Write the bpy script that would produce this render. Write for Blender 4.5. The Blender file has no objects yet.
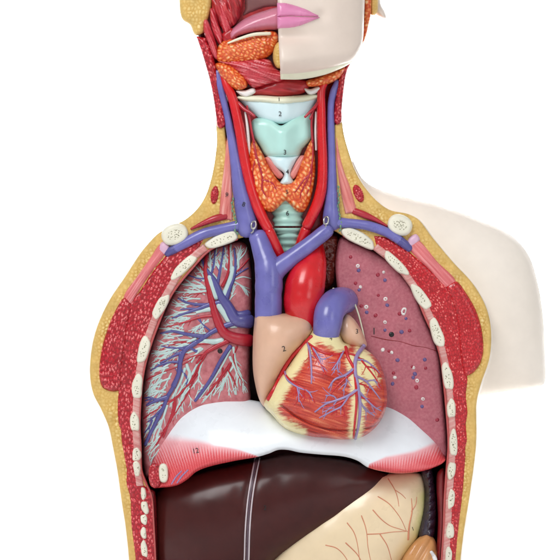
import bpy, math, random
import numpy as np
from mathutils import Vector, Matrix
from mathutils.geometry import delaunay_2d_cdt

random.seed(7)
RNG = np.random.default_rng(7)
SC = bpy.context.scene
COL = SC.collection
CAM_D = 2.6          # camera distance, metres
MM = 0.001           # one drawing unit = one millimetre on the cut plane of the torso

# ------------------------------------------------------------------ basics
def W(x, y, d):
    """drawing millimetres (x right, y down, d towards the viewer) -> world metres"""
    k = MM * (CAM_D - d * MM) / CAM_D
    return ((x - 280) * k, -d * MM, (280 - y) * k)

def Wn(x, y, d):
    k = MM * (CAM_D - d * MM) / CAM_D
    return np.stack([(x - 280) * k, -d * MM, (280 - y) * k], 1)

def hash2(ix, iy, seed):
    n = (ix.astype(np.int64) * 374761393 + iy.astype(np.int64) * 668265263 + seed * 1442695041) & 0xffffffff
    n = ((n ^ (n >> 13)) * 1274126177) & 0xffffffff
    n = n ^ (n >> 16)
    return (n & 0xffffff) / float(0xffffff)

def vnoise(x, y, seed=0):
    ix, iy = np.floor(x), np.floor(y)
    fx, fy = x - ix, y - iy
    fx, fy = fx * fx * (3 - 2 * fx), fy * fy * (3 - 2 * fy)
    a, b = hash2(ix, iy, seed), hash2(ix + 1, iy, seed)
    c, d = hash2(ix, iy + 1, seed), hash2(ix + 1, iy + 1, seed)
    return (a * (1 - fx) + b * fx) * (1 - fy) + (c * (1 - fx) + d * fx) * fy

def fbm(x, y, seed=0, o=3):
    s, a, t = 0, 1.0, 0
    for i in range(o):
        s = s + a * vnoise(x * 2 ** i, y * 2 ** i, seed + i); t += a; a *= .5
    return s / t

def worley(x, y, seed=0, jit=.9):
    ix, iy = np.floor(x), np.floor(y)
    f1 = np.full(x.shape, 9.0); f2 = np.full(x.shape, 9.0); cid = np.zeros(x.shape)
    for ox in (-1, 0, 1):
        for oy in (-1, 0, 1):
            cx, cy = ix + ox, iy + oy
            hx = cx + .5 + jit * (hash2(cx, cy, seed) - .5)
            hy = cy + .5 + jit * (hash2(cx, cy, seed + 77) - .5)
            d = np.hypot(x - hx, y - hy)
            cl = d < f1
            f2 = np.where(cl, f1, np.minimum(f2, d))
            cid = np.where(cl, hash2(cx, cy, seed + 5), cid)
            f1 = np.where(cl, d, f1)
    return f1, f2, cid

def rot(x, y, deg):
    a = math.radians(deg); c, s = math.cos(a), math.sin(a)
    return x * c + y * s, -x * s + y * c

def smooth01(t):
    t = np.clip(t, 0, 1); return t * t * (3 - 2 * t)

# ------------------------------------------------------------------ curves
def catmull(pts, step, closed=False):
    P = np.array(pts, float); n = len(P)
    if n < 3 and not closed:
        L = np.linalg.norm(P[1, :2] - P[0, :2]); m = max(2, int(L / step) + 1)
        return np.array([P[0] + (P[1] - P[0]) * t for t in np.linspace(0, 1, m)])
    out = []
    rngk = range(n) if closed else range(n - 1)
    for i in rngk:
        p1, p2 = P[i], P[(i + 1) % n]
        p0 = P[i - 1] if (closed or i > 0) else 2 * p1 - p2
        p3 = P[(i + 2) % n] if (closed or i + 2 < n) else 2 * p2 - p1
        L = np.linalg.norm(p2[:2] - p1[:2]); m = max(1, int(round(L / step)))
        la, lb, lc = (max(1e-3, np.linalg.norm((b - a)[:2])) for a, b in ((p0, p1), (p1, p2), (p2, p3)))
        m1 = (p2 - p0) / (la + lb) * lb; m2 = (p3 - p1) / (lb + lc) * lb
        for t in np.arange(m) / m:
            t2, t3 = t * t, t * t * t
            out.append((2*t3-3*t2+1)*p1 + (t3-2*t2+t)*m1 + (-2*t3+3*t2)*p2 + (t3-t2)*m2)
    if not closed: out.append(P[-1])
    return np.array(out)

def outline(pts, step=1.2):
    """closed smooth outline; a point given as (x, y, 1) is a corner"""
    cor = [i for i, p in enumerate(pts) if len(p) > 2]
    q = [tuple(p[:2]) for p in pts]
    if not cor: return catmull(q, step, True)
    q = q[cor[0]:] + q[:cor[0]]; cor = [c - cor[0] for c in cor] + [len(q)]
    q = q + [q[0]]; segs = []
    for a, b in zip(cor[:-1], cor[1:]):
        s = catmull(q[a:b + 1], step); segs.append(s[:-1])
    return np.concatenate(segs)

def ell(cx, cy, a, b, deg, n=28, p=2.0):
    o = []
    for i in range(n):
        t = 2 * math.pi * i / n; c, s = math.cos(t), math.sin(t)
        ux = a * math.copysign(abs(c) ** (2 / p), c); uy = b * math.copysign(abs(s) ** (2 / p), s)
        r = math.radians(deg)
        o.append((cx + ux * math.cos(r) - uy * math.sin(r), cy + ux * math.sin(r) + uy * math.cos(r)))
    return o

def seg_dist(x, y, poly, closed=True):
    A = np.array(poly, float)[:, :2]; B = np.roll(A, -1, 0)
    if not closed: A, B = A[:-1], B[:-1]
    out = np.empty(len(x)); D = B - A; LL = (D ** 2).sum(1) + 1e-12
    for s in range(0, len(x), 4000):
        px, py = x[s:s+4000, None], y[s:s+4000, None]
        t = np.clip(((px - A[:, 0]) * D[:, 0] + (py - A[:, 1]) * D[:, 1]) / LL, 0, 1)
        out[s:s+4000] = np.sqrt(((px - A[:, 0] - t * D[:, 0]) ** 2 + (py - A[:, 1] - t * D[:, 1]) ** 2).min(1))
    return out

def inside(x, y, poly):
    P = np.array(poly)[:, :2]; Q = np.roll(P, -1, 0); r = np.zeros(len(x), bool)
    for (x1, y1), (x2, y2) in zip(P, Q):
        if y1 == y2: continue
        c = ((y1 > y) != (y2 > y)) & (x < (x2 - x1) * (y - y1) / (y2 - y1) + x1); r ^= c
    return r

# ------------------------------------------------------------------ objects
def new_obj(name, verts, faces, m, parent=None, attrs=None, sharp=None):
    me = bpy.data.meshes.new(name)
    me.from_pydata([tuple(v) for v in verts], [], [tuple(int(i) for i in f) for f in faces])
    for k, a in (attrs or {}).items():
        at = me.attributes.new(k, 'FLOAT', 'POINT'); at.data.foreach_set('value', np.asarray(a, np.float32))
    me.polygons.foreach_set('use_smooth', [True] * len(me.polygons))
    if sharp: me.set_sharp_from_angle(angle=math.radians(sharp))
    me.materials.append(m); me.update()
    o = bpy.data.objects.new(name, me); COL.objects.link(o)
    if parent is not None:
        o.parent = parent
        r = parent
        if r.type == 'EMPTY': o.location = -r.location
    return o

def thing(name, label, cat, loc=(0, 0, 0), group=None):
    o = bpy.data.objects.new(name, None); COL.objects.link(o)
    o.location = loc; o.empty_display_size = .03
    o['label'] = label; o['category'] = cat
    if group: o['group'] = group
    return o

class Relief:
    """solid with a curved front: an outline with its own depth, bulge and thickness"""
    def __init__(s, pts, d0, bulge, w, back, res=1.6, fn=None, step=None, inflate=False):
        s.u = None
        s.poly = outline(pts, step or min(res, 1.6))
        if inflate:      # height of an inflated skin over the outline: no ridges where edges meet
            g = s.g = 2.0; s.org = s.poly.min(0) - 3 * g; nx, ny = ((s.poly.max(0) + 3 * g - s.org) / g).astype(int) + 1
            X, Y = np.meshgrid(s.org[0] + g * np.arange(nx), s.org[1] + g * np.arange(ny)); mk = inside(X.ravel(), Y.ravel(), s.poly).reshape(X.shape)
            u = np.zeros(X.shape); lam = (g / (w * .55)) ** 2
            for _ in range(2600):
                u[1:-1, 1:-1] = (u[:-2, 1:-1] + u[2:, 1:-1] + u[1:-1, :-2] + u[1:-1, 2:] + g * g) / (4 + lam)
                u[~mk] = 0
            s.u = u / u.max()
        s.d0, s.bulge, s.w, s.back, s.res, s.fn = d0, bulge, w, back, res, fn
    def h(s, x, y, dist=None):
        x = np.atleast_1d(np.asarray(x, float)); y = np.atleast_1d(np.asarray(y, float))
        if dist is None: dist = seg_dist(x, y, s.poly) * np.where(inside(x, y, s.poly), 1, 0)
        t = np.clip(dist / s.w, 0, 1)
        if s.u is not None:
            fx = np.clip((x - s.org[0]) / s.g, 0, s.u.shape[1] - 1.01); fy = np.clip((y - s.org[1]) / s.g, 0, s.u.shape[0] - 1.01)
            i, j = fx.astype(int), fy.astype(int); a, b = fx - i, fy - j; U = s.u
            u = (U[j, i] * (1 - a) + U[j, i + 1] * a) * (1 - b) + (U[j + 1, i] * (1 - a) + U[j + 1, i + 1] * a) * b
            z = s.d0 + s.bulge * np.sqrt(np.clip(u * np.clip(dist / 2.6, 0, 1), 0, 1))
        else:
            z = s.d0 + s.bulge * np.sqrt(np.clip(1 - (1 - t) ** 2, 0, 1))
        if s.fn is not None: z = z + s.fn(x, y, dist)
        return z
    def build(s, name, m, parent=None, pat=None, pat2=None, amp=0.0, edge_keep=True, sharp=None):
        B = s.poly; r = s.res
        x0, y0 = B.min(0); x1, y1 = B.max(0)
        gy = np.arange(y0, y1, r * .866); rows = []
        for j, yy in enumerate(gy):
            gx = np.arange(x0 + (r * .5 if j % 2 else 0), x1, r)
            rows.append(np.stack([gx, np.full(len(gx), yy)], 1))
        G = np.concatenate(rows); G = G + RNG.uniform(-.12, .12, G.shape) * r
        G = G[inside(G[:, 0], G[:, 1], B)]
        if len(G):
            G = G[seg_dist(G[:, 0], G[:, 1], B) > .55 * r]
        # rim rows so rounded edges stay smooth
        n = len(B)
        P = np.concatenate([B, G]) if len(G) else B
        vs, es, fs, *_ = delaunay_2d_cdt([Vector(p) for p in P], [(i, (i + 1) % n) for i in range(n)], [], 1, 1e-5)
        V = np.array([(v.x, v.y) for v in vs]); x, y = V[:, 0], V[:, 1]
        dist = seg_dist(x, y, B); dist[dist < 1e-3] = 0
        z = s.h(x, y, dist)
        attrs = {}
        if pat is not None:
            a = pat(x, y, dist); attrs['pat'] = a
            if amp: z = z + amp * a * np.clip(dist / 1.5, 0, 1)
        if pat2 is not None: attrs['pat2'] = pat2(x, y, dist)
        tri = []
        for f in fs:
            f = list(f)
            for i in range(1, len(f) - 1): tri.append((f[0], f[i], f[i + 1]))
        T = np.array(tri)
        ar = (x[T[:, 1]] - x[T[:, 0]]) * (y[T[:, 2]] - y[T[:, 0]]) - (x[T[:, 2]] - x[T[:, 0]]) * (y[T[:, 1]] - y[T[:, 0]])
        T[ar > 0] = T[ar > 0][:, ::-1]
        N = len(V)
        # boundary edges
        cnt = {}
        for t in T:
            for a, b in ((t[0], t[1]), (t[1], t[2]), (t[2], t[0])): cnt[(a, b)] = 1
        bd = [e for e in cnt if (e[1], e[0]) not in cnt]
        bi = sorted({i for e in bd for i in e}); mp = {i: N + k for k, i in enumerate(bi)}
        front = Wn(x, y, z)
        bk = s.back if callable(s.back) else (lambda xx, yy: np.full(len(xx), float(s.back)))
        bx, by = x[bi], y[bi]; backv = Wn(bx, by, np.minimum(bk(bx, by), z[bi] - .05))
        verts = np.concatenate([front, backv])
        faces = [tuple(t) for t in T]
        faces += [(b, a, mp[a], mp[b]) for a, b in bd]
        nxt = {a: b for a, b in bd}
        done = set()
        for st in bi:
            if st in done or st not in nxt: continue
            lp = [st]; done.add(st); c = nxt[st]
            while c != st and c in nxt and c not in done:
                lp.append(c); done.add(c); c = nxt[c]
            if len(lp) > 2: faces.append(tuple(mp[i] for i in reversed(lp)))
        for k in attrs: attrs[k] = np.concatenate([attrs[k], attrs[k][bi]])
        s.o = new_obj(name, verts, faces, m, parent, attrs, sharp)
        return s.o

def tube_geo(path, sides=10, step=1.2, flat=1.0):
    P = catmull(path, step); x, y, d, r = P.T
    C = Wn(x, y, d); R = np.maximum(r, .05) * MM * (1 + .05 * (vnoise(x / 7 + 31, y / 7, 5) - .5))
    n = len(C); T = np.gradient(C, axis=0); T /= np.linalg.norm(T, axis=1)[:, None] + 1e-12
    verts, faces = [], []
    up = np.array([0, -1.0, 0])
    def ring(c, t, rr):
        a = np.cross(t, up); la = np.linalg.norm(a)
        a = np.array([1., 0, 0]) if la < 1e-4 else a / la
        b = np.cross(a, t); b /= np.linalg.norm(b)
        for k in range(sides):
            th = 2 * math.pi * k / sides
            verts.append(c + rr * (math.cos(th) * a + flat * math.sin(th) * b))
    rings = 0
    for q in (.35, .8): ring(C[0] - T[0] * R[0] * math.sqrt(1 - q * q) * .7, T[0], R[0] * q); rings += 1
    for i in range(n): ring(C[i], T[i], R[i]); rings += 1
    for q in (.8, .35): ring(C[-1] + T[-1] * R[-1] * math.sqrt(1 - q * q) * .7, T[-1], R[-1] * q); rings += 1
    for i in range(rings - 1):
        for k in range(sides):
            a, b = i * sides + k, i * sides + (k + 1) % sides
            faces.append((a, b, b + sides, a + sides))
    faces.append(tuple(range(sides))[::-1]); faces.append(tuple((rings - 1) * sides + k for k in range(sides)))
    return verts, faces

def tubes(name, paths, m, parent=None, sides=10, step=1.2, flat=1.0):
    V, F = [], []
    for p in paths:
        v, f = tube_geo(p, sides, step, flat); o = len(V); V += v; F += [tuple(i + o for i in q) for q in f]
    return new_obj(name, V, F, m, parent)

def on(rel, pts, lift=.3):
    """lay (x, y, r) points on a relief's surface"""
    P = catmull(pts, 2.0); z = rel.h(P[:, 0], P[:, 1])
    return [(a, b, c + lift * r, r) for (a, b, r), c in zip(P, z)]

def text(name, body, x, y, d, size, m, parent, deg=0, rel=None, lift=.3):
    cu = bpy.data.curves.new(name, 'FONT'); cu.body = body; cu.size = size * 1.3 * MM; cu.extrude = .00008
    cu.align_x = 'CENTER'; cu.align_y = 'CENTER'
    t = bpy.data.objects.new(name, cu); COL.objects.link(t)
    bpy.context.view_layer.update()
    me = bpy.data.meshes.new_from_object(t.evaluated_get(bpy.context.evaluated_depsgraph_get()))
    bpy.data.objects.remove(t); bpy.data.curves.remove(cu)
    M = Matrix.Translation(W(x, y, d)) @ Matrix.Rotation(math.radians(deg), 4, 'Y') @ Matrix.Rotation(math.pi / 2, 4, 'X')
    me.transform(M)
    if rel is not None:          # print the digits on the curved surface
        for v in me.vertices:
            k = MM * (CAM_D - d * MM) / CAM_D; off = -v.co.y / MM - d
            v.co.y = -(float(rel.h(280 + v.co.x / k, 280 - v.co.z / k)[0]) + lift + off) * MM
    me.materials.clear(); me.materials.append(m); me.name = name
    o = bpy.data.objects.new(name, me); COL.objects.link(o); o.parent = parent
    if parent.type == 'EMPTY': o.location = -parent.location
    return o

# ------------------------------------------------------------------ materials
def lin(c):
    return tuple(((v / 255) / 12.92 if v / 255 <= .04045 else ((v / 255 + .055) / 1.055) ** 2.4) for v in c) + (1,)

def mat(name, stops, src='pat', rough=.35, coat=.25, bump=None, vary=.12, vscale=60, second=None, stretch=None, spec=.5):
    """stops: [(pos, srgb)...] over an attribute or a noise; second: (attr, srgb) blends another paint in"""
    m = bpy.data.materials.new(name); m.use_nodes = True; nt = m.node_tree; N, L = nt.nodes, nt.links
    bs = N['Principled BSDF']; bs.inputs['Roughness'].default_value = rough
    bs.inputs['Coat Weight'].default_value = coat; bs.inputs['Coat Roughness'].default_value = .15
    bs.inputs['Specular IOR Level'].default_value = spec
    tc = N.new('ShaderNodeTexCoord')
    def noise(scale, detail=4, st=None):
        n = N.new('ShaderNodeTexNoise'); n.inputs['Scale'].default_value = scale; n.inputs['Detail'].default_value = detail
        if st:
            mp = N.new('ShaderNodeMapping'); mp.inputs['Rotation'].default_value = (0, math.radians(st[0]), 0)
            mp.inputs['Scale'].default_value = (st[1], st[1], 1)
            L.new(tc.outputs['Object'], mp.inputs['Vector']); L.new(mp.outputs['Vector'], n.inputs['Vector'])
        else: L.new(tc.outputs['Object'], n.inputs['Vector'])
        return n
    rp = N.new('ShaderNodeValToRGB'); el = rp.color_ramp.elements
    while len(el) < len(stops): el.new(.5)
    for e, (p, c) in zip(el, stops): e.position = p; e.color = lin(c)
    if len(stops) == 1: el[1].color = lin(stops[0][1])
    if src in ('pat', 'pat2'):
        a = N.new('ShaderNodeAttribute'); a.attribute_name = src; L.new(a.outputs['Fac'], rp.inputs['Fac'])
    else:
        n = noise(src, 5, stretch); L.new(n.outputs['Fac'], rp.inputs['Fac'])
    out = rp.outputs['Color']
    if second:
        a2 = N.new('ShaderNodeAttribute'); a2.attribute_name = second[0]
        mx = N.new('ShaderNodeMix'); mx.data_type = 'RGBA'; L.new(a2.outputs['Fac'], mx.inputs['Factor'])
        L.new(out, mx.inputs[6]); mx.inputs[7].default_value = lin(second[1]); out = mx.outputs[2]
    if vary:
        n = noise(vscale, 6); mr = N.new('ShaderNodeMapRange')
        mr.inputs['From Min'].default_value = .3; mr.inputs['From Max'].default_value = .7
        mr.inputs['To Min'].default_value = 1 - vary; mr.inputs['To Max'].default_value = 1 + vary * .5
        L.new(n.outputs['Fac'], mr.inputs['Value'])
        hs = N.new('ShaderNodeHueSaturation'); L.new(mr.outputs['Result'], hs.inputs['Value']); L.new(out, hs.inputs['Color']); out = hs.outputs['Color']
    L.new(out, bs.inputs['Base Color'])
    if bump:
        n = noise(bump[0], 4, bump[2] if len(bump) > 2 else None); b = N.new('ShaderNodeBump')
        b.inputs['Strength'].default_value = bump[1]; b.inputs['Distance'].default_value = .0006
        L.new(n.outputs['Fac'], b.inputs['Height']); L.new(b.outputs['Normal'], bs.inputs['Normal'])
    # a little wear in the gloss
    n = noise(55, 8); mr = N.new('ShaderNodeMapRange'); mr.inputs['From Min'].default_value = .3; mr.inputs['From Max'].default_value = .7; mr.inputs['To Min'].default_value = max(.05, rough - .09); mr.inputs['To Max'].default_value = rough + .13
    L.new(n.outputs['Fac'], mr.inputs['Value']); L.new(mr.outputs['Result'], bs.inputs['Roughness'])
    return m

M = {}
M['skin'] = mat('skin_paint', [(0, (236, 225, 212)), (1, (243, 234, 223))], 8, .5, 0, (120, .1), .03, spec=.2)
M['face'] = mat('face_paint', [(0, (224, 207, 193)), (1, (232, 216, 203))], 10, .38, .15, (160, .08), .03)
M['lip'] = mat('lip_paint', [(0, (214, 120, 164)), (1, (229, 148, 189))], 60, .3, .3, (400, .12), .05)
M['jawcut'] = mat('jaw_cut_paint', [(0, (226, 226, 196)), (1, (238, 236, 214))], 40, .4, .1, (200, .15), .05)
M['fat'] = mat('fat_paint', [(0, (172, 118, 50)), (.35, (206, 163, 86)), (.75, (224, 190, 116)), (1, (241, 217, 156))], 'pat', .55, 0, (500, .3), .14, spec=.25)
M['muscle'] = mat('muscle_paint', [(0, (138, 6, 22)), (.36, (184, 14, 34)), (.6, (204, 48, 62)), (.95, (228, 128, 126))], 'pat', .33, .35, (700, .2), .12)
M['muscle_b'] = mat('bright_muscle_paint', [(0, (150, 8, 20)), (.36, (194, 16, 30)), (.62, (204, 38, 48)), (.95, (238, 136, 126))], 'pat', .33, .35, (700, .25), .12)
M['tendon'] = mat('tendon_paint', [(0, (196, 74, 80)), (.5, (222, 122, 124)), (1, (240, 178, 176))], 'pat', .38, .2, (500, .2), .08)
M['sheath'] = mat('tendon_sheath_paint', [(0, (206, 160, 190)), (1, (230, 192, 214))], 80, .38, .2, None, .06)
M['bone'] = mat('bone_paint', [(0, (74, 78, 58)), (.5, (176, 170, 142)), (.82, (230, 226, 206)), (1, (236, 232, 214))], 'pat', .45, .1, (260, .4), .1)
M['inter'] = mat('intercostal_paint', [(0, (186, 84, 82)), (.5, (212, 148, 142)), (1, (228, 200, 192))], 'pat', .4, .2, (500, .2), .1)
M['vein'] = mat('vein_paint', [(0, (98, 96, 166)), (1, (120, 118, 188))], 30, .32, .35, (110, .3), .12)
M['vein_d'] = mat('dark_vein_paint', [(0, (66, 66, 132)), (1, (98, 92, 156))], 40, .32, .35, (200, .1), .08)
M['artery'] = mat('artery_paint', [(0, (196, 8, 20)), (1, (222, 20, 30))], 30, .27, .45, (100, .22), .1)
M['artery_d'] = mat('dark_artery_paint', [(0, (158, 18, 38)), (1, (188, 34, 52))], 50, .32, .35, (200, .1), .08)
M['airway'] = mat('airway_paint', [(0, (172, 200, 198)), (1, (200, 220, 216))], 60, .4, .2, (300, .1), .05)
M['cart'] = mat('cartilage_paint', [(0, (168, 218, 208)), (1, (194, 234, 226))], 25, .35, .3, (120, .1), .04)
M['cart2'] = mat('pale_cartilage_paint', [(0, (204, 230, 236)), (1, (222, 241, 244))], 25, .35, .3, (120, .1), .04)
M['trach'] = mat('trachea_paint', [(0, (150, 200, 186)), (1, (178, 218, 206))], 40, .35, .25, (200, .1), .06)
M['gland'] = mat('gland_paint', [(0, (204, 64, 20)), (.3, (226, 104, 40)), (.65, (240, 146, 76)), (.92, (250, 204, 150))], 'pat', .35, .3, (500, .15), .08)
M['deep'] = mat('deep_muscle_paint', [(0, (128, 14, 22)), (.5, (176, 26, 36)), (1, (206, 66, 70))], 'pat', .35, .3, (500, .2), .12)
M['scalene'] = mat('scalene_paint', [(0, (196, 84, 80)), (.5, (226, 140, 132)), (1, (242, 192, 182))], 'pat', .38, .2, (500, .15), .08)
M['cavity'] = mat('cavity_paint', [(0, (62, 14, 18)), (1, (104, 24, 30))], 30, .45, .15, (150, .2), .15)
M['cavity2'] = mat('belly_lining_paint', [(0, (112, 20, 28)), (1, (150, 34, 40))], 30, .35, .3, (150, .2), .15)
M['brown'] = mat('brown_tissue_paint', [(0, (62, 16, 10)), (1, (132, 44, 30))], 120, .4, .2, (220, .6), .2)
M['lungcut'] = mat('lung_section_paint', [(.2, (168, 86, 98)), (.5, (183, 102, 114)), (.8, (195, 119, 128))], 380, .42, .15, (800, .5), .12)
M['lung'] = mat('lung_paint', [(.2, (156, 74, 82)), (.5, (188, 108, 114)), (.85, (210, 142, 146))], 170, .42, .2, (700, .3), .12)
M['dot_r'] = mat('red_spot_paint', [(0, (150, 34, 56)), (1, (166, 44, 66))], 60, .4, .2, None, .05)
M['dot_w'] = mat('white_spot_paint', [(0, (226, 220, 216)), (1, (238, 234, 230))], 60, .4, .2, None, .05)
M['dot_b'] = mat('blue_spot_paint', [(0, (96, 80, 132)), (1, (110, 94, 146))], 60, .4, .2, None, .05)
M['black'] = mat('black_paint', [(0, (14, 11, 12)), (1, (22, 18, 18))], 60, .4, .1, None, .05)
M['ink'] = mat('ink', [(0, (40, 40, 44)), (1, (52, 50, 52))], 60, .5, 0, None, .05)
M['heart'] = mat('heart_paint', [(0, (138, 22, 16)), (.4, (192, 50, 34)), (.62, (210, 80, 52)), (.9, (234, 146, 104))], 'pat', .3, .4, (500, .25), .08, second=('pat2', (242, 228, 172)))
M['atrium'] = mat('atrium_paint', [(0, (214, 166, 136)), (1, (228, 190, 164))], 22, .38, .25, (140, .25), .07)
M['yfat'] = mat('yellow_fat_paint', [(0, (228, 212, 150)), (1, (242, 230, 176))], 70, .35, .3, (300, .2), .05)
M['cor_a'] = mat('coronary_artery_paint', [(0, (184, 10, 24)), (1, (206, 26, 36))], 80, .3, .4, None, .06)
M['cor_v'] = mat('coronary_vein_paint', [(0, (136, 118, 168)), (1, (164, 146, 190))], 80, .3, .4, None, .06)
M['dia'] = mat('diaphragm_paint', [(0, (238, 243, 248)), (.3, (240, 178, 184)), (.62, (222, 84, 90)), (1, (196, 40, 48))], 'pat', .3, .4, (120, .06), .03)
M['liver'] = mat('liver_paint', [(0, (58, 18, 17)), (1, (76, 28, 25))], 14, .42, .5, (45, .14), .14, spec=.12)
M['liver'].node_tree.nodes['Principled BSDF'].inputs['Coat Roughness'].default_value = .26
M['ligament'] = mat('ligament_paint', [(0, (196, 184, 190)), (1, (220, 210, 214))], 60, .35, .2, None, .06)
M['lig_dark'] = mat('ligament_band_paint', [(0, (84, 62, 74)), (1, (104, 84, 96))], 60, .35, .2, None, .06)
M['stomach'] = mat('stomach_paint', [(0, (240, 218, 180)), (.5, (238, 220, 172)), (1, (230, 226, 146))], 'pat', .32, .35, (120, .12), .05)
M['stoves'] = mat('stomach_vessel_paint', [(0, (206, 128, 96)), (1, (218, 146, 110))], 60, .35, .3, None, .06)
M['spleen'] = mat('spleen_paint', [(0, (34, 26, 40)), (1, (54, 42, 60))], 40, .22, .5, (120, .15), .1)
M['colon'] = mat('colon_paint', [(0, (190, 128, 74)), (1, (224, 168, 112))], 40, .32, .35, (160, .15), .08)
M['taenia'] = mat('taenia_paint', [(0, (220, 222, 226)), (1, (236, 236, 238))], 40, .35, .3, None, .05)
M['tongue'] = mat('tongue_paint', [(0, (196, 110, 136)), (1, (220, 146, 166))], 40, .32, .35, (400, .3), .06)
M['mouth'] = mat('palate_paint', [(0, (112, 66, 66)), (1, (146, 98, 96))], 30, .4, .2, (150, .2), .1)
M['band'] = mat('pink_muscle_paint', [(0, (168, 24, 40)), (.5, (204, 60, 72)), (1, (228, 130, 134))], 'pat', .33, .35, (500, .15), .1)
M['nerve'] = mat('green_lymph_paint', [(0, (86, 128, 96)), (1, (120, 156, 124))], 90, .4, .2, None, .1)
M['metal'] = mat('metal_hook', [(0, (150, 148, 146)), (1, (196, 194, 190))], 60, .25, 0, None, .1)
M['metal'].node_tree.nodes['Principled BSDF'].inputs['Metallic'].default_value = .9
M['wall'] = mat('studio_white', [(0, (240, 240, 240)), (1, (243, 243, 243))], 3, .7, 0, None, .01)

# ------------------------------------------------------------------ patterns
def p_fat(sz=3.6, seed=1):
    def f(x, y, dist):
        wx = x + 1.2 * (vnoise(x / 5, y / 5, 9) - .5); wy = y + 1.2 * (vnoise(x / 5, y / 5, 10) - .5)
        f1, f2, c = worley(wx / sz, wy / sz, seed)
        a = smooth01((f2 - f1) / .55)
        soft = smooth01((fbm(x / 18, y / 18, 4) - .3) * 2.2)
        rim = smooth01((dist - 1) / 7)
        a = .62 + (a - .55) * (.35 + .65 * soft) * (.25 + .75 * rim) * .8 + .14 * (c - .5)
        return np.clip(a, 0, 1)
    return f

def p_fleck(deg=60, sz=2.5, asp=1.8, seed=1, amount=1.0, field=None):
    def f(x, y, dist):
        wx = x + 1.6 * (vnoise(x / 6, y / 6, 3) - .5); wy = y + 1.6 * (vnoise(x / 6, y / 6, 4) - .5)
        if field is not None:
            u = seg_dist(x, y, field, False); P = np.array(field, float)
            # coordinate along the field line
            dd = np.hypot(x[:, None] - P[:, 0], y[:, None] - P[:, 1]); k = dd.argmin(1)
            cum = np.concatenate([[0], np.cumsum(np.hypot(*np.diff(P[:, :2], axis=0).T))])
            kn = np.clip(k, 0, len(P) - 2); tx = P[kn + 1, 0] - P[kn, 0]; ty = P[kn + 1, 1] - P[kn, 1]; L = np.hypot(tx, ty)
            v = cum[kn] + ((x - P[kn, 0]) * tx + (y - P[kn, 1]) * ty) / L
            u = u * np.sign((x - P[kn, 0]) * ty - (y - P[kn, 1]) * tx)
            u = u + 1.0 * (vnoise(x / 6, y / 6, 3) - .5)
        else:
            v, u = rot(wx, wy, deg)
        f1, f2, c = worley(v / (sz * asp), u / sz, seed)
        ring = 1 - smooth01(np.abs(f1 - .2) / .22)
        keep = smooth01((vnoise(x / 1.8, y / 1.8, seed + 8) - .22) * 3.2)
        big = .5 + .5 * smooth01((fbm(x / 22, y / 22, seed + 3) - .3) * 2.5)
        edge = 1 - smooth01((f2 - f1) / .3)
        side = .35 + .65 * smooth01(.5 + 1.6 * (vnoise(x / 4.1, y / 4.1, seed + 21) - .42))
        return np.clip(.36 + .14 * (c - .5) + 1.15 * amount * ring * keep * side * (.6 + .4 * big) * (c > .1) - .42 * edge, 0, 1)
    return f

def p_fib(deg, w=1.3, length=22, seed=1, base=.45, amp=.9):
    def f(x, y, dist):
        v, u = rot(x, y, deg); u = u + 1.2 * (vnoise(x / 14, y / 14, seed + 2) - .5)
        n = .6 * vnoise(v / length, u / w, seed) + .4 * vnoise(v / (length * .5), u / (w * .5), seed + 4)
        return np.clip(base + amp * (n - .5), 0, 1)
    return f

def p_lob(sz=4.2, seed=1, deg=0, asp=1.25):
    def f(x, y, dist):
        wx = x + 1.5 * (vnoise(x / 5, y / 5, 19) - .5); wy = y + 1.5 * (vnoise(x / 5, y / 5, 20) - .5)
        v, u = rot(wx, wy, deg)
        f1, f2, c = worley(v / (sz * asp), u / sz, seed)
        a = smooth01((f2 - f1) / .75) ** .8
        return np.clip(.06 + .74 * a + .3 * (c - .5) + .12 * (vnoise(x / 1.4, y / 1.4, 8) - .5), 0, 1)
    return f

def p_dots(cx, cy, a, b, deg, seed, dens=.62):
    def f(x, y, dist):
        v, u = rot(x - cx, y - cy, deg)
        f1, f2, c = worley(x / 1.75, y / 1.75, seed, 1.0)
        core = (v / (a * .72)) ** 2 + (u / (b * .52)) ** 2
        dot = (1 - smooth01((f1 - .16) / .22)) * (c > 1 - dens) * (1 - smooth01((core - .7) / .5))
        return np.clip(.92 - .9 * dot, 0, 1)
    return f

# ================================================================== THE TORSO
torso = thing('anatomical_torso', 'cut open torso and neck of an anatomy model showing yellow fat and red muscle', 'anatomy torso', W(280, 615, -50))

OUT_L = [(216,122),(217,140),(216,152),(214,166),(211,180),(206,195),(198,208),(186,219),(172,226),(159,233),(149,243),(140,254),(125,277),(109,301),(97,327),(91.5,350),(90,374),(93,393),(101,409),(109,428),(113.5,450),(117,468),(121.5,500),(125.5,526),(129,560),(132,615)]
OUT_R = [(342,120),(344,135),(349,153),(355,170),(364,186),(377,201),(390,210),(408,214),(419,220),(432,237),(452,261),(473,284),(486,307),(491,330),(489.5,358),(481,384),(476.5,404),(476.5,430),(475.5,452),(470,494),(464.5,528),(460.5,560),(456,615)]
INN_L = [(158,615),(156,560),(154,520),(152,496),(147,484),(142,470),(141,446),(140,425),(141,402),(143.5,376),(148,356),(157,329),(172,295),(193,268),(212,249),(238,239),(252,236)]
INN_R = [(334,231),(343,236),(374,249),(391,261),(409,282),(425,318),(434,338),(440,358),(443.5,385),(446,412),(448,444),(446,470),(444,500),(443,530),(441,560),(437,615)]

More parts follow.
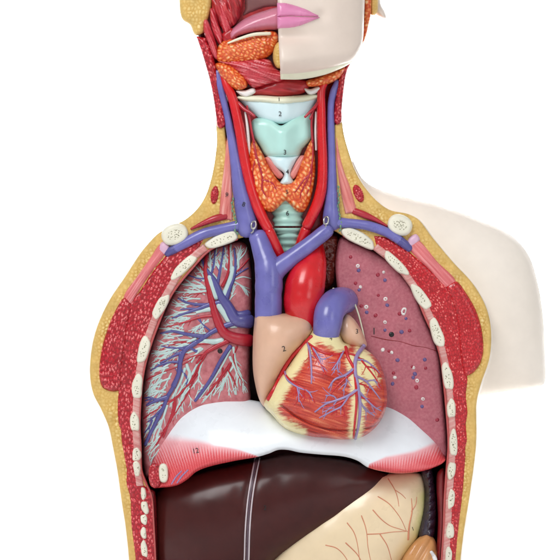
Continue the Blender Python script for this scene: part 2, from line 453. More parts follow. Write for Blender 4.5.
# cream skin: outer rim and back of the body, a bowl behind the cut plane
def bowl(name, pts, m, parent, d_rim, d_back, shrink, steps=9, cx=280, bellow=0.0, expo=2.2, step=4):
    P = outline(pts, step); n = len(P); V = []; F = []; c = P.mean(0)
    for i in range(steps + 1):
        t = i / steps
        k = 1 - shrink * t ** expo + bellow * math.sin(min(1, t * 2.2) * math.pi) * (1 if t < .46 else 0)
        d = d_rim + (d_back - d_rim) * math.sin(t * math.pi / 2)
        x = cx + (P[:, 0] - cx) * k; V += list(Wn(x, P[:, 1], np.full(n, d)))
    for i in range(steps):
        for j in range(n):
            a, b = i * n + j, i * n + (j + 1) % n
            F.append((a, b, b + n, a + n))
    F.append(tuple(steps * n + j for j in range(n)))
    return new_obj(name, V, F, m, parent, sharp=50)

def grow(pts, g):
    P = np.array(pts, float); s = 1 if P[0, 0] > 280 else -1
    T = np.gradient(P, axis=0); Nn = np.stack([T[:, 1], -T[:, 0]], 1); Nn /= np.linalg.norm(Nn, axis=1)[:, None]
    sg = np.where(Nn[:, 0] * s < -0.2, -1, 1)
    return [tuple(p) for p in P + g * Nn * sg[:, None]]
OL2, OR2 = grow(OUT_L, -.6), grow(OUT_R, -.6)
bowl('skin_shell', [(OL2[0][0], OL2[0][1] - 20, 1)] + OL2[:-1] + [(OL2[-1][0], OL2[-1][1], 1), (OR2[-1][0], OR2[-1][1], 1)] + OR2[:-1][::-1] + [(OR2[0][0], OR2[0][1] - 20, 1)], M['skin'], torso, -4, -125, .42, bellow=.022)

# the shoulder with its short arm stump, behind the cut
SH = [(352,160),(362,178),(376,188),(405,197),(441,206),(480,220),(512,236),(529,256),(538,284),(543,315),(545,350),(546,377,1),(543,385),(522,389.5),(500,392.5),(480,396),(462,398,1),(440,380),(420,330),(395,270),(365,220)]
shoulder = Relief(SH, -62, 46, 60, -66, 3, inflate=True, fn=lambda x, y, d: -10 * smooth01((y - 300) / 90))
shoulder.build('shoulder', M['skin'], torso)
# rear half of the shoulder
def rear(pts, d0, depth, w, name, m, parent):
    R = Relief(pts, 0, depth, w, 0, 4); o = R.build(name, m, parent)
    for v in o.data.vertices:
        v.co.y = -d0 * MM + abs(v.co.y)
    o.data.flip_normals()
rear([p[:2] + tuple(p[2:]) for p in SH], -62, 44, 50, 'shoulder_back', M['skin'], torso)

# red-brown lining of the open chest and belly
CAV = [(p[0] + 1, p[1]) for p in INN_L[1:]] + [(p[0] - 1, p[1]) for p in INN_R[:-1]]
CAV = [(CAV[0][0], 614, 1)] + CAV + [(CAV[-1][0], 614, 1)]
bowl('chest_cavity', CAV, M['cavity'], torso, -2, -95, .12, 6)

# fat of the body wall
FL = [(217,118,1)] + OUT_L[:-1] + [OUT_L[-1] + (1,)] + [INN_L[0] + (1,)] + INN_L[1:-1] + [(253,236,1),(240,200),(230,170),(226,140),(225,124,1)]
FR = [OUT_R[0] + (1,)] + OUT_R[1:-1] + [OUT_R[-1] + (1,)] + [INN_R[-1] + (1,)] + INN_R[:-1][::-1] + [(331,231,1),(335,200),(334,160),(334,125,1)]
fat_l = Relief(FL, -3, 2, 2, -14, 1.35); fat_l.build('fat_layer', M['fat'], torso, pat=p_fat(3.6, 3), amp=.9)
fat_r = Relief(FR, -3, 2, 2, -14, 1.35); fat_r.build('fat_layer', M['fat'], torso, pat=p_fat(3.4, 8), amp=.9)

# ---- muscles of the left half of the picture
def blk(name, pts, m, pat, d0=-2, bulge=4, w=5, res=.75, amp=.5, back=-8, parent=torso, pat2=None):
    R = Relief(pts, d0, bulge, w, back, res); R.build(name, m, parent, pat=pat, amp=amp, pat2=pat2); return R
ML_IN = [(206,240),(196,254),(186,268),(173,285),(164,302),(157,317),(151,335),(146,352),(143,368),(141,382),(139.5,400),(138.5,425),(139,446),(140,468),(142,482),(149,489),(153,498),(154,525),(156,560),(158,612)]
ML_OUT = [(137,612),(135,560),(131,526),(129.5,497),(126,484),(126,470),(123.5,455),(121,440),(120.5,431),(118,423),(117,406),(118,391),(119,362),(122,345),(125,322),(129,304),(140,290),(152,272),(167,253)]
line_l = [(195,244),(170,262),(150,290),(137,325),(128,365),(125,410),(128,450),(138,500),(143,560),(146,612)]
chest_l = blk('chest_muscle', [(205,238,1)] + ML_IN[1:-1] + [(158,612,1),(137,612,1)] + ML_OUT[1:-1] + [(168,252,1),(186,245)], M['muscle'], p_fleck(sz=2.5, asp=1.9, seed=5, field=catmull(line_l, 3)), d0=-2, bulge=3.5)
delt_l = [(124.5,297),(114,313),(106,333),(101,352),(99,374),(102,387),(109,391),(116,391.5),(121,389),(122.5,365),(125.5,345),(128.5,322),(132,304)]
blk('shoulder_muscle', delt_l, M['muscle'], p_fleck(sz=2.4, asp=2.0, seed=15, field=catmull([(129,298),(116,330),(111,360),(110,395)], 3)), d0=-1, bulge=5, w=7)
blk('tendon', [(161,243),(150,258),(138,275),(123.5,297),(130,305.5),(139,291),(152,272),(167,252),(169,246)], M['tendon'], p_fib(-54, 1.1, 30, 3), d0=-1, bulge=3.4, amp=.5)
blk('tendon_sheath', [(162,242),(158,250),(164,255),(170,250),(168,244)], M['sheath'], None, d0=0, bulge=3.4, amp=0, res=1.5)
# ---- muscles of the right half of the picture
MR_IN = [(374,235),(377,247),(391,259),(404,273),(414,286),(424,304),(433,327),(440,345),(443,362),(445.5,385),(448,412),(450,443),(448,471),(446.5,500),(446,514),(444,560),(440,612)]
MR_OUT = [(452,612),(456,560),(459,528),(463,494),(466,457),(466,448),(467.5,440),(466.5,425),(468,412),(466.5,395),(468,380),(466,365),(464,350),(462,324),(456,300),(449,287),(431,270),(410,250)]
line_r = [(378,238),(410,262),(430,288),(445,320),(453,360),(460,410),(461,460),(459,510),(454,560),(450,612)]
blk('chest_muscle', [(373,235,1)] + MR_IN[1:-1] + [(447,612,1),(452,612,1)] + MR_OUT[1:-1] + [(408,250,1),(396,243),(386,237)], M['muscle_b'], p_fleck(sz=2.2, asp=1.6, seed=25, amount=.75, field=catmull(line_r, 3)), d0=-2, bulge=3.5)
delt_r = [(446,287),(456,281),(465,291),(476,310),(482,330),(483.5,350),(480,364),(473,373),(465,376),(461.5,367),(459,348),(457,324),(451,300)]
blk('shoulder_muscle', delt_r, M['muscle_b'], p_fleck(sz=2.2, asp=1.6, seed=35, amount=.5, field=catmull([(450,284),(466,310),(471,345),(470,380)], 3)), d0=-1, bulge=5, w=7)
blk('tendon', [(411,240),(419,240),(437,261),(456,281),(447,288),(430,271),(409,249)], M['tendon'], p_fib(47, 1.1, 30, 13), d0=-1, bulge=3.4, amp=.5)
blk('tendon_sheath', [(409,238),(416,234),(420,240),(413,247),(407,246)], M['sheath'], None, d0=0, bulge=3.4, amp=0, res=1.5)

# ---- intercostal strips and ribs
def strip(name, line, w, m, d0, parent=torso):
    L = catmull(line, 4); T = np.gradient(L, axis=0); Nn = np.stack([T[:, 1], -T[:, 0]], 1); Nn /= np.linalg.norm(Nn, axis=1)[:, None]
    a = L + Nn * w / 2; b = (L - Nn * w / 2)[::-1]
    pts = [tuple(a[0]) + (1,)] + [tuple(p) for p in a[1:-1]] + [tuple(a[-1]) + (1,), tuple(b[0]) + (1,)] + [tuple(p) for p in b[1:-1]] + [tuple(b[-1]) + (1,)]
    R = Relief(pts, d0, 3, 3, -10, .9); R.build(name, m, parent, pat=p_fib(20 if line[0][0] < 280 else -20, 1.1, 14, 63, .5, .7), amp=.4); return R
RIB_L = [(222,239.5,18,6,-23),(183.5,267,16,5.6,-46),(160.5,306.5,14,5.4,-63),(143.5,349.5,13,6.0,-76),(137.2,386.5,12,5.8,-85),(134.6,422,10,4.6,88),(136.5,454.5,7.5,4.4,88),(136.8,468.5,7.8,4.2,86)]
RIB_LOW_L = [(143.4,493.5,6,3.1,86),(145,507.5,6.6,3.8,80),(144,519.5,5.6,3.6,90),(143.6,533,6,3.3,90),(144.2,549,8.6,3.7,86),(147,574,9,3.7,86),(149,597,9,3.7,86)]
RIB_R = [(358,238,18.5,6.4,25),(396,263.5,15.5,5.4,46),(421,297,15,5.8,58),(437,333,14.5,6.2,70),(447.6,376.5,15,5,80),(451.4,408.5,10,4.4,86),(453.5,443,13,4.6,88),(451.4,470.5,9,4.2,94)]
RIB_LOW_R = [(451.2,499,10.5,3.8,93),(450,531,8.5,4,94),(448.5,555,8,4,95),(446,580,9,4,95),(444,602,8,4,95)]
strip('intercostal_muscle', [(206,247),(194,256),(183,267),(172,284),(161,304),(152,325),(144,349),(139,372),(137,390),(135.5,420),(137,455),(138,475),(140,487)], 9, M['inter'], -1)
strip('intercostal_muscle', [(375,246),(396,263),(410,280),(421,297),(431,318),(438,335),(445,360),(448.5,380),(451.5,408),(453,440),(451.5,470),(449.5,500),(448,530),(446,560),(442,610)], 8.5, M['inter'], -1)
for k, (cx, cy, a, b, g) in enumerate(RIB_L + RIB_LOW_L + RIB_R + RIB_LOW_R):
    low = b < 4.1 and k > 7
    E = ell(cx, cy, a, b, g, 26, 2.5); jr = random.Random(k)
    ph = [jr.uniform(0, 6.28) for _ in range(3)]; E = [(cx + (px - cx) * q, cy + (py - cy) * q) for i, (px, py) in enumerate(E) for q in (1 + .07 * math.sin(2 * 6.28 * i / 26 + ph[0]) + .06 * math.sin(3 * 6.28 * i / 26 + ph[1]) + .03 * math.sin(5 * 6.28 * i / 26 + ph[2]),)]
    R = Relief(E, 0.5 + jr.uniform(-.5, .7), 3.2, 2.4, -8, .62)
    R.build('rib', M['bone'], torso, pat=p_dots(cx, cy, a, b, g, 40 + k, .5 if not low else .35), pat2=None)
for cx, cy, a, b, g, s in ((174.8, 234.5, 13.6, 10.6, -18, 3), (400, 225, 12.6, 10.4, 22, 9)):
    R = Relief(ell(cx, cy, a, b, g, 30, 2.2), 2, 5, 4, -8, .7); R.build('clavicle', M['bone'], torso, pat=p_dots(cx, cy, a * .8, b * .9, g, s, .7))
# rib stub and torn muscle that hang in front of the diaphragm's left end
blk('muscle_stub', [(150,466),(156,463),(160,470),(160,486),(154,488),(149,480)], M['muscle'], p_fleck(80, 2.2, 1.4, 61), d0=12, bulge=3.4, back=-4)
R = Relief(ell(163.4, 473, 9.6, 4.8, 88, 26, 2.6), 14, 3, 2.4, -4, .62); R.build('rib', M['bone'], torso, pat=p_dots(163.4, 473, 9, 4.6, 88, 91, .5))

for ln in (INN_L[:-1], INN_R[1:]):
    tubes('pleura', [[(x + (-.7 if x < 280 else .7), y, -.4, 1.25) for x, y in ln]], M['inter'], torso, 8, 2)
# ---- neck
NB = [(222,60,1),(226,100),(229,135),(234,170),(243,205),(252,232,1),(262,240),(290,246),(318,240),(331,229,1),(331,200),(333,160),(333,120),(339,62,1)]
neck = Relief(NB, -22, 12, 14, -40, 1.5); neck.build('deep_neck_muscle', M['deep'], torso, pat=p_fib(88, 1.6, 26, 5))
blk('neck_muscle', [(196,36,1),(203,57),(209.5,80),(213.5,100),(216,118),(217.5,127),(222,128.5),(226,124),(223,108),(220,94),(218,76),(213,55),(206,38,1)], M['muscle'], p_fleck(70, 2.3, 1.9, 71), d0=-1, bulge=5, w=6, back=-30)
blk('neck_muscle', [(352,60,1),(347,72),(344,90),(342,110),(341.5,122),(337,125),(334,121),(334.5,105),(337,88),(341,72)], M['muscle'], p_fleck(-76, 2.2, 1.8, 72), d0=-1, bulge=5, w=6, back=-30)
blk('scalene_muscle', [(228,128,1),(226,145),(224,165),(221,190),(218.5,219,1),(233,221,1),(233,205),(232,180),(231,155)], M['scalene'], p_fib(97, 1.3, 26, 6), d0=-1, bulge=3, amp=.6)
blk('scalene_muscle', [(336,130,1),(339,150),(344,170),(350,186),(358,213,1),(345,214,1),(341,195),(338,175),(336,155)], M['scalene'], p_fib(74, 1.3, 26, 7), d0=-1, bulge=3, amp=.6)
blk('muscle_section', ell(214.6, 195, 9.6, 4.3, 98, 24), M['muscle'], p_fleck(95, 1.7, 1.3, 81), d0=-2, bulge=4, w=3, res=.7)
blk('muscle_section', ell(358.4, 193.5, 9.8, 5.0, 68, 24), M['muscle'], p_fleck(68, 1.7, 1.3, 82), d0=-2, bulge=4, w=3, res=.7)
tubes('subclavian_artery', [[(191,229,1,1.0),(203,223.5,1,2.6),(214,219,1,3.6),(226,216,-1,3.8)]], M['artery_d'], torso)
tubes('subclavian_artery', [[(387,226,1,1.0),(376,220,1,2.4),(366,215.5,1,3.4),(354,211,-1,3.6)]], M['artery_d'], torso)
JL = [(217.5,72,-1,3.4),(219.5,84,0,4),(222.5,97,0,3.7),(227,115,0,3.7),(231.5,138,0,4.4),(235.5,160,0,5.8),(239.5,186,0,7.4),(244,209,0,9.4),(247,224,0,10.4),(247.5,231,-1,9.8)]
SL = [(246,224,0,6.5),(234,226.5,0,5.4),(218,230,1,5.2),(203,234,2,5.2),(187,242,2,5.2),(171,251,1,4.2),(167.5,253.5,0,3.4)]
JR = [(337.5,82,-2,3),(333.5,92,0,3.6),(331,105,0,3.4),(331,130,0,3.8),(331.6,160,0,4.2),(331.8,185,0,5.4),(331.5,203,0,7),(331.5,217,0,8.8),(331.5,225,-1,8.6)]
SR = [(333,222.5,0,6.4),(345,223,0,5),(357,224,1,4.8),(369,226,2,4.9),(386,232,2,4.8),(399,240,1.5,4.4),(409,248,0,3.8)]
for p, q in ((JL, SL), (JR, SR)):
    tubes('jugular_vein', [p], M['vein'], torso, 20)
    tubes('subclavian_vein', [q], M['vein'], torso, 18)
tubes('vein_end', [[(178,247,1.3,4.7),(171,251,1.1,4.4),(167,253.6,0,3.6)]], M['vein_d'], torso, 16)
tubes('vein_end', [[(400,240.7,1.6,4.6),(405,244.5,1.2,4.3),(409.5,248.4,0,4.0)]], M['vein_d'], torso, 16)
CL = [(222,72,0,3.5),(227,86,2,4.4),(232,97,3,4.8),(236,112,4,5),(240,131,4,5.2),(244.5,158,4,5.3),(250,183,4,5.4),(257,205,4,5.6),(263.5,220,4,5.4),(268.5,229,4,5.2)]
CR = [(326,80,1,3.4),(321.5,90,2,4),(321.2,105,4,4.4),(321.5,130,4,4.6),(322.6,160,4,4.8),(321.8,185,4,5.3),(318,202,4,5.6),(312.5,215,3,5.6),(307,226,2,5.4)]
for p in (CL, CR): tubes('carotid_artery', [p], M['artery'], torso, 18)
tubes('carotid_branch', [[(238,103,3,2.2),(244,109,6,1.9),(250,112.5,9,1.6),(254.5,116,11,1.3)], [(226,84,2,2.2),(231,92,5,1.9),(236,101,6,1.5)]], M['artery_d'], torso)
tubes('carotid_branch', [[(320,100,3,2),(315,107,7,1.8),(310,112,10,1.5),(305,117,11,1.3)], [(314,108,7,1.2),(310,119,9,.9)]], M['artery_d'], torso)

# larynx: hyoid plate, membrane, thyroid cartilage, cricoid
ridge = lambda x, y, d: 7 * np.exp(-((x - 282) / 13) ** 2)
hy = Relief([(238,98.5),(241,96),(258,95.5),(280,97),(300,95.8),(317,94.5),(319,98),(315,105),(310,114),(300,120),(281,124),(262,120),(252,112),(244,105)], -6, 9, 9, -16, 1.4, fn=ridge)
lar = hy.build('larynx', M['cart2'], torso)
tc = Relief([(252,121),(262,117),(272,120),(281,125.5),(291,119),(302,112.5),(310.5,112),(312,124),(311.5,139),(303,149),(298,157),(283,157.5),(267,157),(260,147),(254,136)], -7, 11, 9, -16, 1.3, fn=lambda x, y, d: 1.6 * ridge(x, y, d))
tc.build('thyroid_cartilage', M['cart'], lar)
cr = Relief([(266,155,1),(300,155,1),(294,166),(291,174),(294,184),(280,184),(284,174),(274,166)], -4, 8, 6, -16, 1.3, fn=ridge)
cr.build('cricoid_cartilage', M['cart2'], lar)
hyb = Relief([(236,98),(240,95.5),(258,95),(280,96.5),(300,95.2),(318,94),(319,97.5),(310,101.5),(296,103.5),(280,104.5),(262,103),(246,102)], -2, 8, 4, -12, 1.2, fn=ridge)
hyb.build('hyoid_bone', M['jawcut'], lar)
blk('cricothyroid_muscle', [(265,158),(270,157),(281,171),(284,176),(279,179),(272,172)], M['scalene'], p_fib(50, 1.2, 20, 9), d0=0, bulge=6, amp=.6, parent=torso)
blk('cricothyroid_muscle', [(305,156),(300,156),(291,170),(289,176),(294,179),(301,168)], M['scalene'], p_fib(-55, 1.2, 20, 10), d0=0, bulge=6, amp=.6, parent=torso)
for pts in ([(236,91),(246,90),(254,88),(256,92),(251,95.5),(245,97.5)], [(304,88),(310,89),(318,86.5),(321,87.5),(317,93),(310,95),(306,92)]):
    blk('hyoid_horn', pts, M['wall'] if False else M['dot_w'], None, d0=2, bulge=5, w=3, amp=0, res=1)
TG = [(253.5,139),(249.5,150),(249,164),(251,180),(254.5,193),(260,205),(266,211),(272,212),(279,207),(285.5,201),(291,206),(298,212),(304,211.5),(309.5,203),(313,190),(315.5,172),(315,155),(312.5,139),(308,145),(303,157),(299,167),(294.5,180),(287,183.5),(280,182),(272.5,172),(265,158),(259,147)]
gl = Relief(TG, -1, 10, 9, -12, .8, fn=lambda x, y, d: 3 * np.exp(-((x - 283) / 16) ** 2))
go = gl.build('thyroid_gland', M['gland'], torso, pat=p_lob(4.0, 11, 60), amp=1.6)
tubes('gland_artery', [on(gl, p, .5) for p in (
    [(253.5,141,1.1),(256,155,1.1),(260,168,1.1),(262.5,178,1),(262,188,.9),(266,197,.7)], [(262,180,1),(268,181,.9),(273,184,.8),(276,189,.6)], [(256,158,.8),(253,170,.7),(255,184,.6)],
    [(312.5,142,1.1),(312.5,158,1.1),(310,172,1.1),(306,182,1),(302,190,.8),(300,198,.6)], [(309,175,1),(303,181,.9),(298,188,.8),(295,192,.6)], [(312,165,.8),(311,180,.8),(307,194,.6)])], M['artery_d'], go)
for p in ([(247,106,6,1.1),(249.5,118,5,1.1),(251.5,130,6,1.1),(254,142,7,1.1)], [(312.5,110,8,1.1),(311.5,124,7,1.1),(312.5,142,7,1.1)]): tubes('gland_artery', [p], M['artery_d'], go)
for p in ([(245,112,3,.9),(247,124,3,1.4),(248.5,140,2,1.6),(250,160,1,1.2)], [(316,112,3,.9),(315.5,130,3,1.2),(316,150,2,1.1)]): tubes('nerve', [p], M['dot_w'], torso)
# trachea with rings
def rings(name, y0, y1, n, parent, xa, ra, d):
    V, F = [], []; S = 24; st = n * 8
    for i in range(st + 1):
        t = i / st; y = y0 + (y1 - y0) * t; r = ra[0] + (ra[1] - ra[0]) * t + .9 * math.sin(t * n * 2 * math.pi); x = xa[0] + (xa[1] - xa[0]) * t
        for k in range(S):
            th = 2 * math.pi * k / S; V.append(W(x + r * math.cos(th), y, d[0] + (d[1] - d[0]) * t + r * .75 * math.sin(th)))
    for i in range(st):
        for k in range(S):
            a, b = i * S + k, i * S + (k + 1) % S; F.append((a, a + S, b + S, b))
    F.append(tuple(range(S))); F.append(tuple(st * S + k for k in range(S))[::-1])
    return new_obj(name, V, F, M['trach'], parent)
rings('trachea', 188, 226, 5, torso, (287, 288), (17, 14.5), (-10, -10))
# beaded lymph vessels
for ln in ([(233,198),(232,207),(234,215),(236,222),(235,229),(238,235)], [(338,186),(339,198),(338,208),(340,218),(341,226),(339,232)]):
    P = catmull([(a, b, 7.2 if False else 4.5, .9) for a, b in ln], 1.0)
    P[:, 3] = .75 + .45 * np.sin(np.arange(len(P)) * 1.6); P[:, 0] += .5 * np.sin(np.arange(len(P)) * .9)
    tubes('lymph_vessel', [[tuple(p) for p in P]], M['nerve'], torso, 8, .8)
# wire hooks that lock the heart block
for hx, hy_ in ((253.5, 227), (326, 222.5)):
    tubes('hook', [[(hx - 1.5, hy_ - 5, 9, 1), (hx + 1.6, hy_ - 5.5, 11, 1), (hx + 2.4, hy_ - 2, 12, 1), (hx + 1, hy_ + 1.5, 12.5, 1), (hx - 1.6, hy_ + 1.2, 12.5, 1), (hx - 2.2, hy_ - 2, 12, 1), (hx - 1.6, hy_ - 4, 11.5, 1)],
                   [(hx, hy_ + 1, 12.5, .9), (hx - .5, hy_ + 4.5, 12.5, .9), (hx - 2.4, hy_ + 6, 11.5, .8)]], M['metal'], torso, 8, .6)
# brown tissue behind the aorta
blk('mediastinal_tissue', [(318,236),(328,232),(338,236),(339,250),(336,268),(333,284),(322,290),(314,270),(313,250)], M['brown'], lambda x, y, d: fbm(x / 3.5, y / 3.5, 5), d0=-28, bulge=12, w=9, amp=5, back=-60)
blk('belly_lining', [(437,474),(444,468),(447,486),(446,520),(443.5,560),(441,610,1),(434,612,1),(436,560),(438,520)], M['cavity2'], None, d0=-12, bulge=8, w=7, amp=0, res=1.6, back=-60)
blk('belly_lining', [(150,490),(155,492),(157,520),(158,560),(160,612,1),(154,612,1),(152,560),(150,520)], M['cavity2'], None, d0=-10, bulge=8, w=6, amp=0, res=1.6, back=-60)
for b, x, y, z, s in (('1',279,99.5,hyb,4.6),('2',280,114,hy,5.2),('3',285,152.5,tc,5.2),('4',287.5,172,cr,5.2),('5',287,192,gl,4.6)):
    text('number', b, x, y, float(z.h(x, y)[0]) + 1.6, s, M['ink'], torso, rel=z, lift=1.9 if z is gl else 2.6 if z is hyb else 1.0)
text('number', '6', 287.5, 213.5, 2.6, 5.4, M['ink'], torso)
text('number', '8', 243.6, 204.5, 9.4, 5, M['ink'], torso, 20)
text('number', '9', 226.6, 195, 3.4, 5, M['ink'], torso, 20)

# ================================================================== THE HEAD
head = thing('head_model', 'head of the anatomy model, half pale face with pink lips, half opened', 'model head', W(280, 95, 0))
HB = [(182,-40,1),(183,10),(196,32),(205,50),(214,72),(232,96),(258,98),(300,97),(330,90),(346,72),(352,62),(362,40),(370,10),(374,-40,1)]
hb = Relief(HB, -22, 14, 14, -70, 2); hb.build('deep_head_muscle', M['deep'], head, pat=p_fib(60, 2.2, 16, 45))
def hblk(name, pts, m, pat, d0, bulge, w=5, res=.85, amp=.7, back=-12, pat2=None, fn=None, parent=None):
    R = Relief(pts, d0, bulge, w, back, res, fn=fn); R.build(name, m, parent or head, pat=pat, amp=amp, pat2=pat2); return R
hblk('fat_pad', [(178,-40,1),(179,-10),(180,12),(183,20),(190,25),(195,35),(203,33),(207,22),(211,10),(213,-10),(214,-40,1)], M['fat'], p_fat(3.6, 33), -4, 8, 6, amp=1.2, back=-40)
hblk('cheek_muscle', [(211,-40,1),(211,8),(216,22),(224,30),(233,27),(240,18),(243,5),(246,-40,1)], M['deep'], p_fib(70, 2.0, 12, 47, .45, 1.6), -6, 10, 7, amp=3)
for pts, a in (([(203,20),(207,19),(212,30),(217,45),(219,60),(214,58),(208,44),(203,30)], 68), ([(210,8),(215,10),(219,24),(223,38),(221,46),(216,40),(211,26)], 66), ([(218,2),(225,6),(230,20),(231,31),(225,34),(220,22)], 72)):
    hblk('jaw_muscle', pts, M['band'], p_fib(a, 1.0, 18, a, .45, 1.8), -2, 9, 5, amp=1.2)
hblk('tongue_bed', [(222,34),(232,28),(238,40),(230,47),(223,43)], M['deep'], p_fib(40, 1.5, 12, 49), 0, 6, 4)
hblk('palate', [(240,-40,1),(243,8),(240,18),(252,14),(266,9),(281,8,1),(281,-40,1)], M['mouth'], None, -13.6, 8, 6, amp=0, res=2)
hblk('tongue', [(229,33),(235,26),(246,18),(262,11.5),(282,8),(282,28),(266,31),(252,33),(240,36),(231,40)], M['tongue'], None, -2, 16, 9, amp=0, res=1.3)
hblk('salivary_gland', [(216.5,53),(219,45),(225,40),(238,37.5),(252,33),(266,30.5),(276,32),(278.5,38),(276,48),(268,57),(256,61.5),(240,63),(224,63.5),(217,60)], M['gland'], p_lob(3.0, 51, 20, 1.6), 2, 12, 16, .8, 2.2)
tubes('salivary_duct', [[(228,43,13,.9),(240,38.5,14,1.4),(254,34.5,15,1.8),(270,33.5,15,1.8)]], M['jawcut'], head)
hblk('fat_pad', [(274,47),(278,42),(283,42),(283,67),(277,68),(273,60)], M['fat'], p_fat(3, 34), 6, 10, 4, amp=1.0)
hblk('chin_muscle', [(218,61),(230,60),(244,59),(260,58),(270,60),(275,68),(284,73),(284,80),(268,84),(254,88),(246,82),(238,73),(228,66)], M['band'], p_fib(16, 1.0, 12, 53, .42, 2.0), 2, 12, 12, amp=1.5)
hblk('salivary_gland', [(215.5,64),(223,62.5),(232,65),(241,73),(247,80),(246.5,87.5),(237,90),(228,84),(220,75)], M['gland'], p_lob(3.0, 55, 40, 1.5), 2, 11, 12, .8, 2.0)
hblk('salivary_gland', [(306,81),(316,77),(330,72),(345,67),(344,72),(338,79),(326,85),(314,87),(307,86)], M['gland'], p_lob(2.8, 57, -20, 1.5), 1, 10, 10, .8, 2.0)
hblk('throat_muscle', [(244,96),(254,87),(268,81),(284,76),(302,78),(314,82),(310,88),(303,94),(285,97),(262,96)], M['deep'], p_fib(10, 2, 20, 59), -6, 10, 8, amp=1)
# pale half face
def fh(x, y, d):
    u = np.clip((x - 270) / 97, 0, .995)
    z = 46 * np.sqrt(1 - u ** 2)
    chin = 10 * np.exp(-(((x - 284) / 26) ** 2 + ((y - 60) / 17) ** 2))
    crease = -6 * np.exp(-(((x - 284) / 26) ** 2 + ((y - 36) / 6.5) ** 2))
    mouth = 4.5 * np.exp(-(((x - 282) / 34) ** 2 + ((y - 14) / 16) ** 2)) - 2.2 * np.exp(-(((x - 322) / 6) ** 2 + ((y - 16) / 6) ** 2))
    under = -13 * smooth01((y - 58 - (x - 280) * -.1) / 24)
    return z + chin + crease + mouth + under
FACE = [(277.5,-40,1),(277.5,0),(278.5,40),(280.5,74,1),(300,73),(323,69.5),(340,65),(352,60.5),(358,52),(362.5,42),(364,20),(366,-40,1)]
face = Relief(FACE, 0, 4, 4, -12, 1.6, fn=fh); fo = face.build('face', M['face'], head, sharp=60)
hblk('jaw_edge', [(280,71,1),(300,70.5),(323,67),(340,62.5),(351.5,58.5),(352,62),(341,68.5),(324,75),(302,79.3),(280.5,79.5,1)], M['jawcut'], None, 0, 3, 3, 1.4, 0, -10, fn=lambda x, y, d: fh(x, y, d) - 3.2)
def lh(x, y, d): return fh(x, y, d) + 4 * 1.0
lipu = Relief([(277,3,1),(284,2.6),(293,4.5),(306,9),(314,13),(321,16.6),(312,17),(300,16.6),(290,16.2),(277,16.8,1)], -1, 4.2, 5, -10, .9, fn=lh); lipu.build('lip', M['lip'], fo)
lipl = Relief([(277,16.5,1),(290,15.9),(300,16.4),(312,16.8),(321,17),(315,20),(308,23),(298,26.6),(288,28.3),(277.4,28.5,1)], -1, 4.8, 6, -10, .9, fn=lh); lipl.build('lip', M['lip'], fo)
# ear side strip
hblk('cheek_section', [(363,-40,1),(364,10),(362.5,32),(361,46),(365.5,38),(369,24),(371,12),(372,-40,1)], M['gland'], p_lob(4, 61), -6, 4, 3, .9, .6, -40)
hblk('fat_pad', [(369,-40,1),(370.5,14),(375,15),(378,8),(378,-40,1)], M['fat'], p_fat(3, 36), -14, 6, 4, amp=.8, back=-50)
hblk('ear_lobe', [(374,-40,1),(373,10),(378,16),(383,18.5),(386.5,18.5),(385,12),(381,4),(379,-40,1)], M['face'], None, -26, 8, 5, amp=0, res=1.5, back=-44)

# ================================================================== LUNGS
lung1 = thing('lung', 'opened lung with branching pale airways, blue veins and red arteries', 'lung', W(200, 460, -40), 'lungs of the torso')
L1 = [(212,249),(226,243.5),(241,241.5),(247.5,247),(250.5,264),(252,285),(251.5,312),(250,345),(249.5,380),(249,404),(230,412),(205,420),(180,440),(160,464),(147,478),(143,465),(142,440),(141,418),(142.3,396),(144.6,373),(148,356),(157.5,328),(172.5,294.5),(193,268)]
l1 = Relief(L1, -22, 11, 10, -60, 1.5, fn=lambda x, y, d: 1.2 * (fbm(x / 12, y / 12, 3) - .5)); l1.build('lung_body', M['lung'], lung1)
A = lambda pts, r0, r1: [(140 + x / 4.667, 240 + y / 4.667, r0 + (r1 - r0) * i / max(1, len(pts) - 1)) for i, (x, y) in enumerate(pts)]
Bq = lambda pts, r0, r1: [(80 + x / 4.667, 330 + y / 4.667, r0 + (r1 - r0) * i / max(1, len(pts) - 1)) for i, (x, y) in enumerate(pts)]
Cq = lambda pts, r0, r1: [(80 + x / 2.8, 200 + y / 2.8, r0 + (r1 - r0) * i / max(1, len(pts) - 1)) for i, (x, y) in enumerate(pts)]
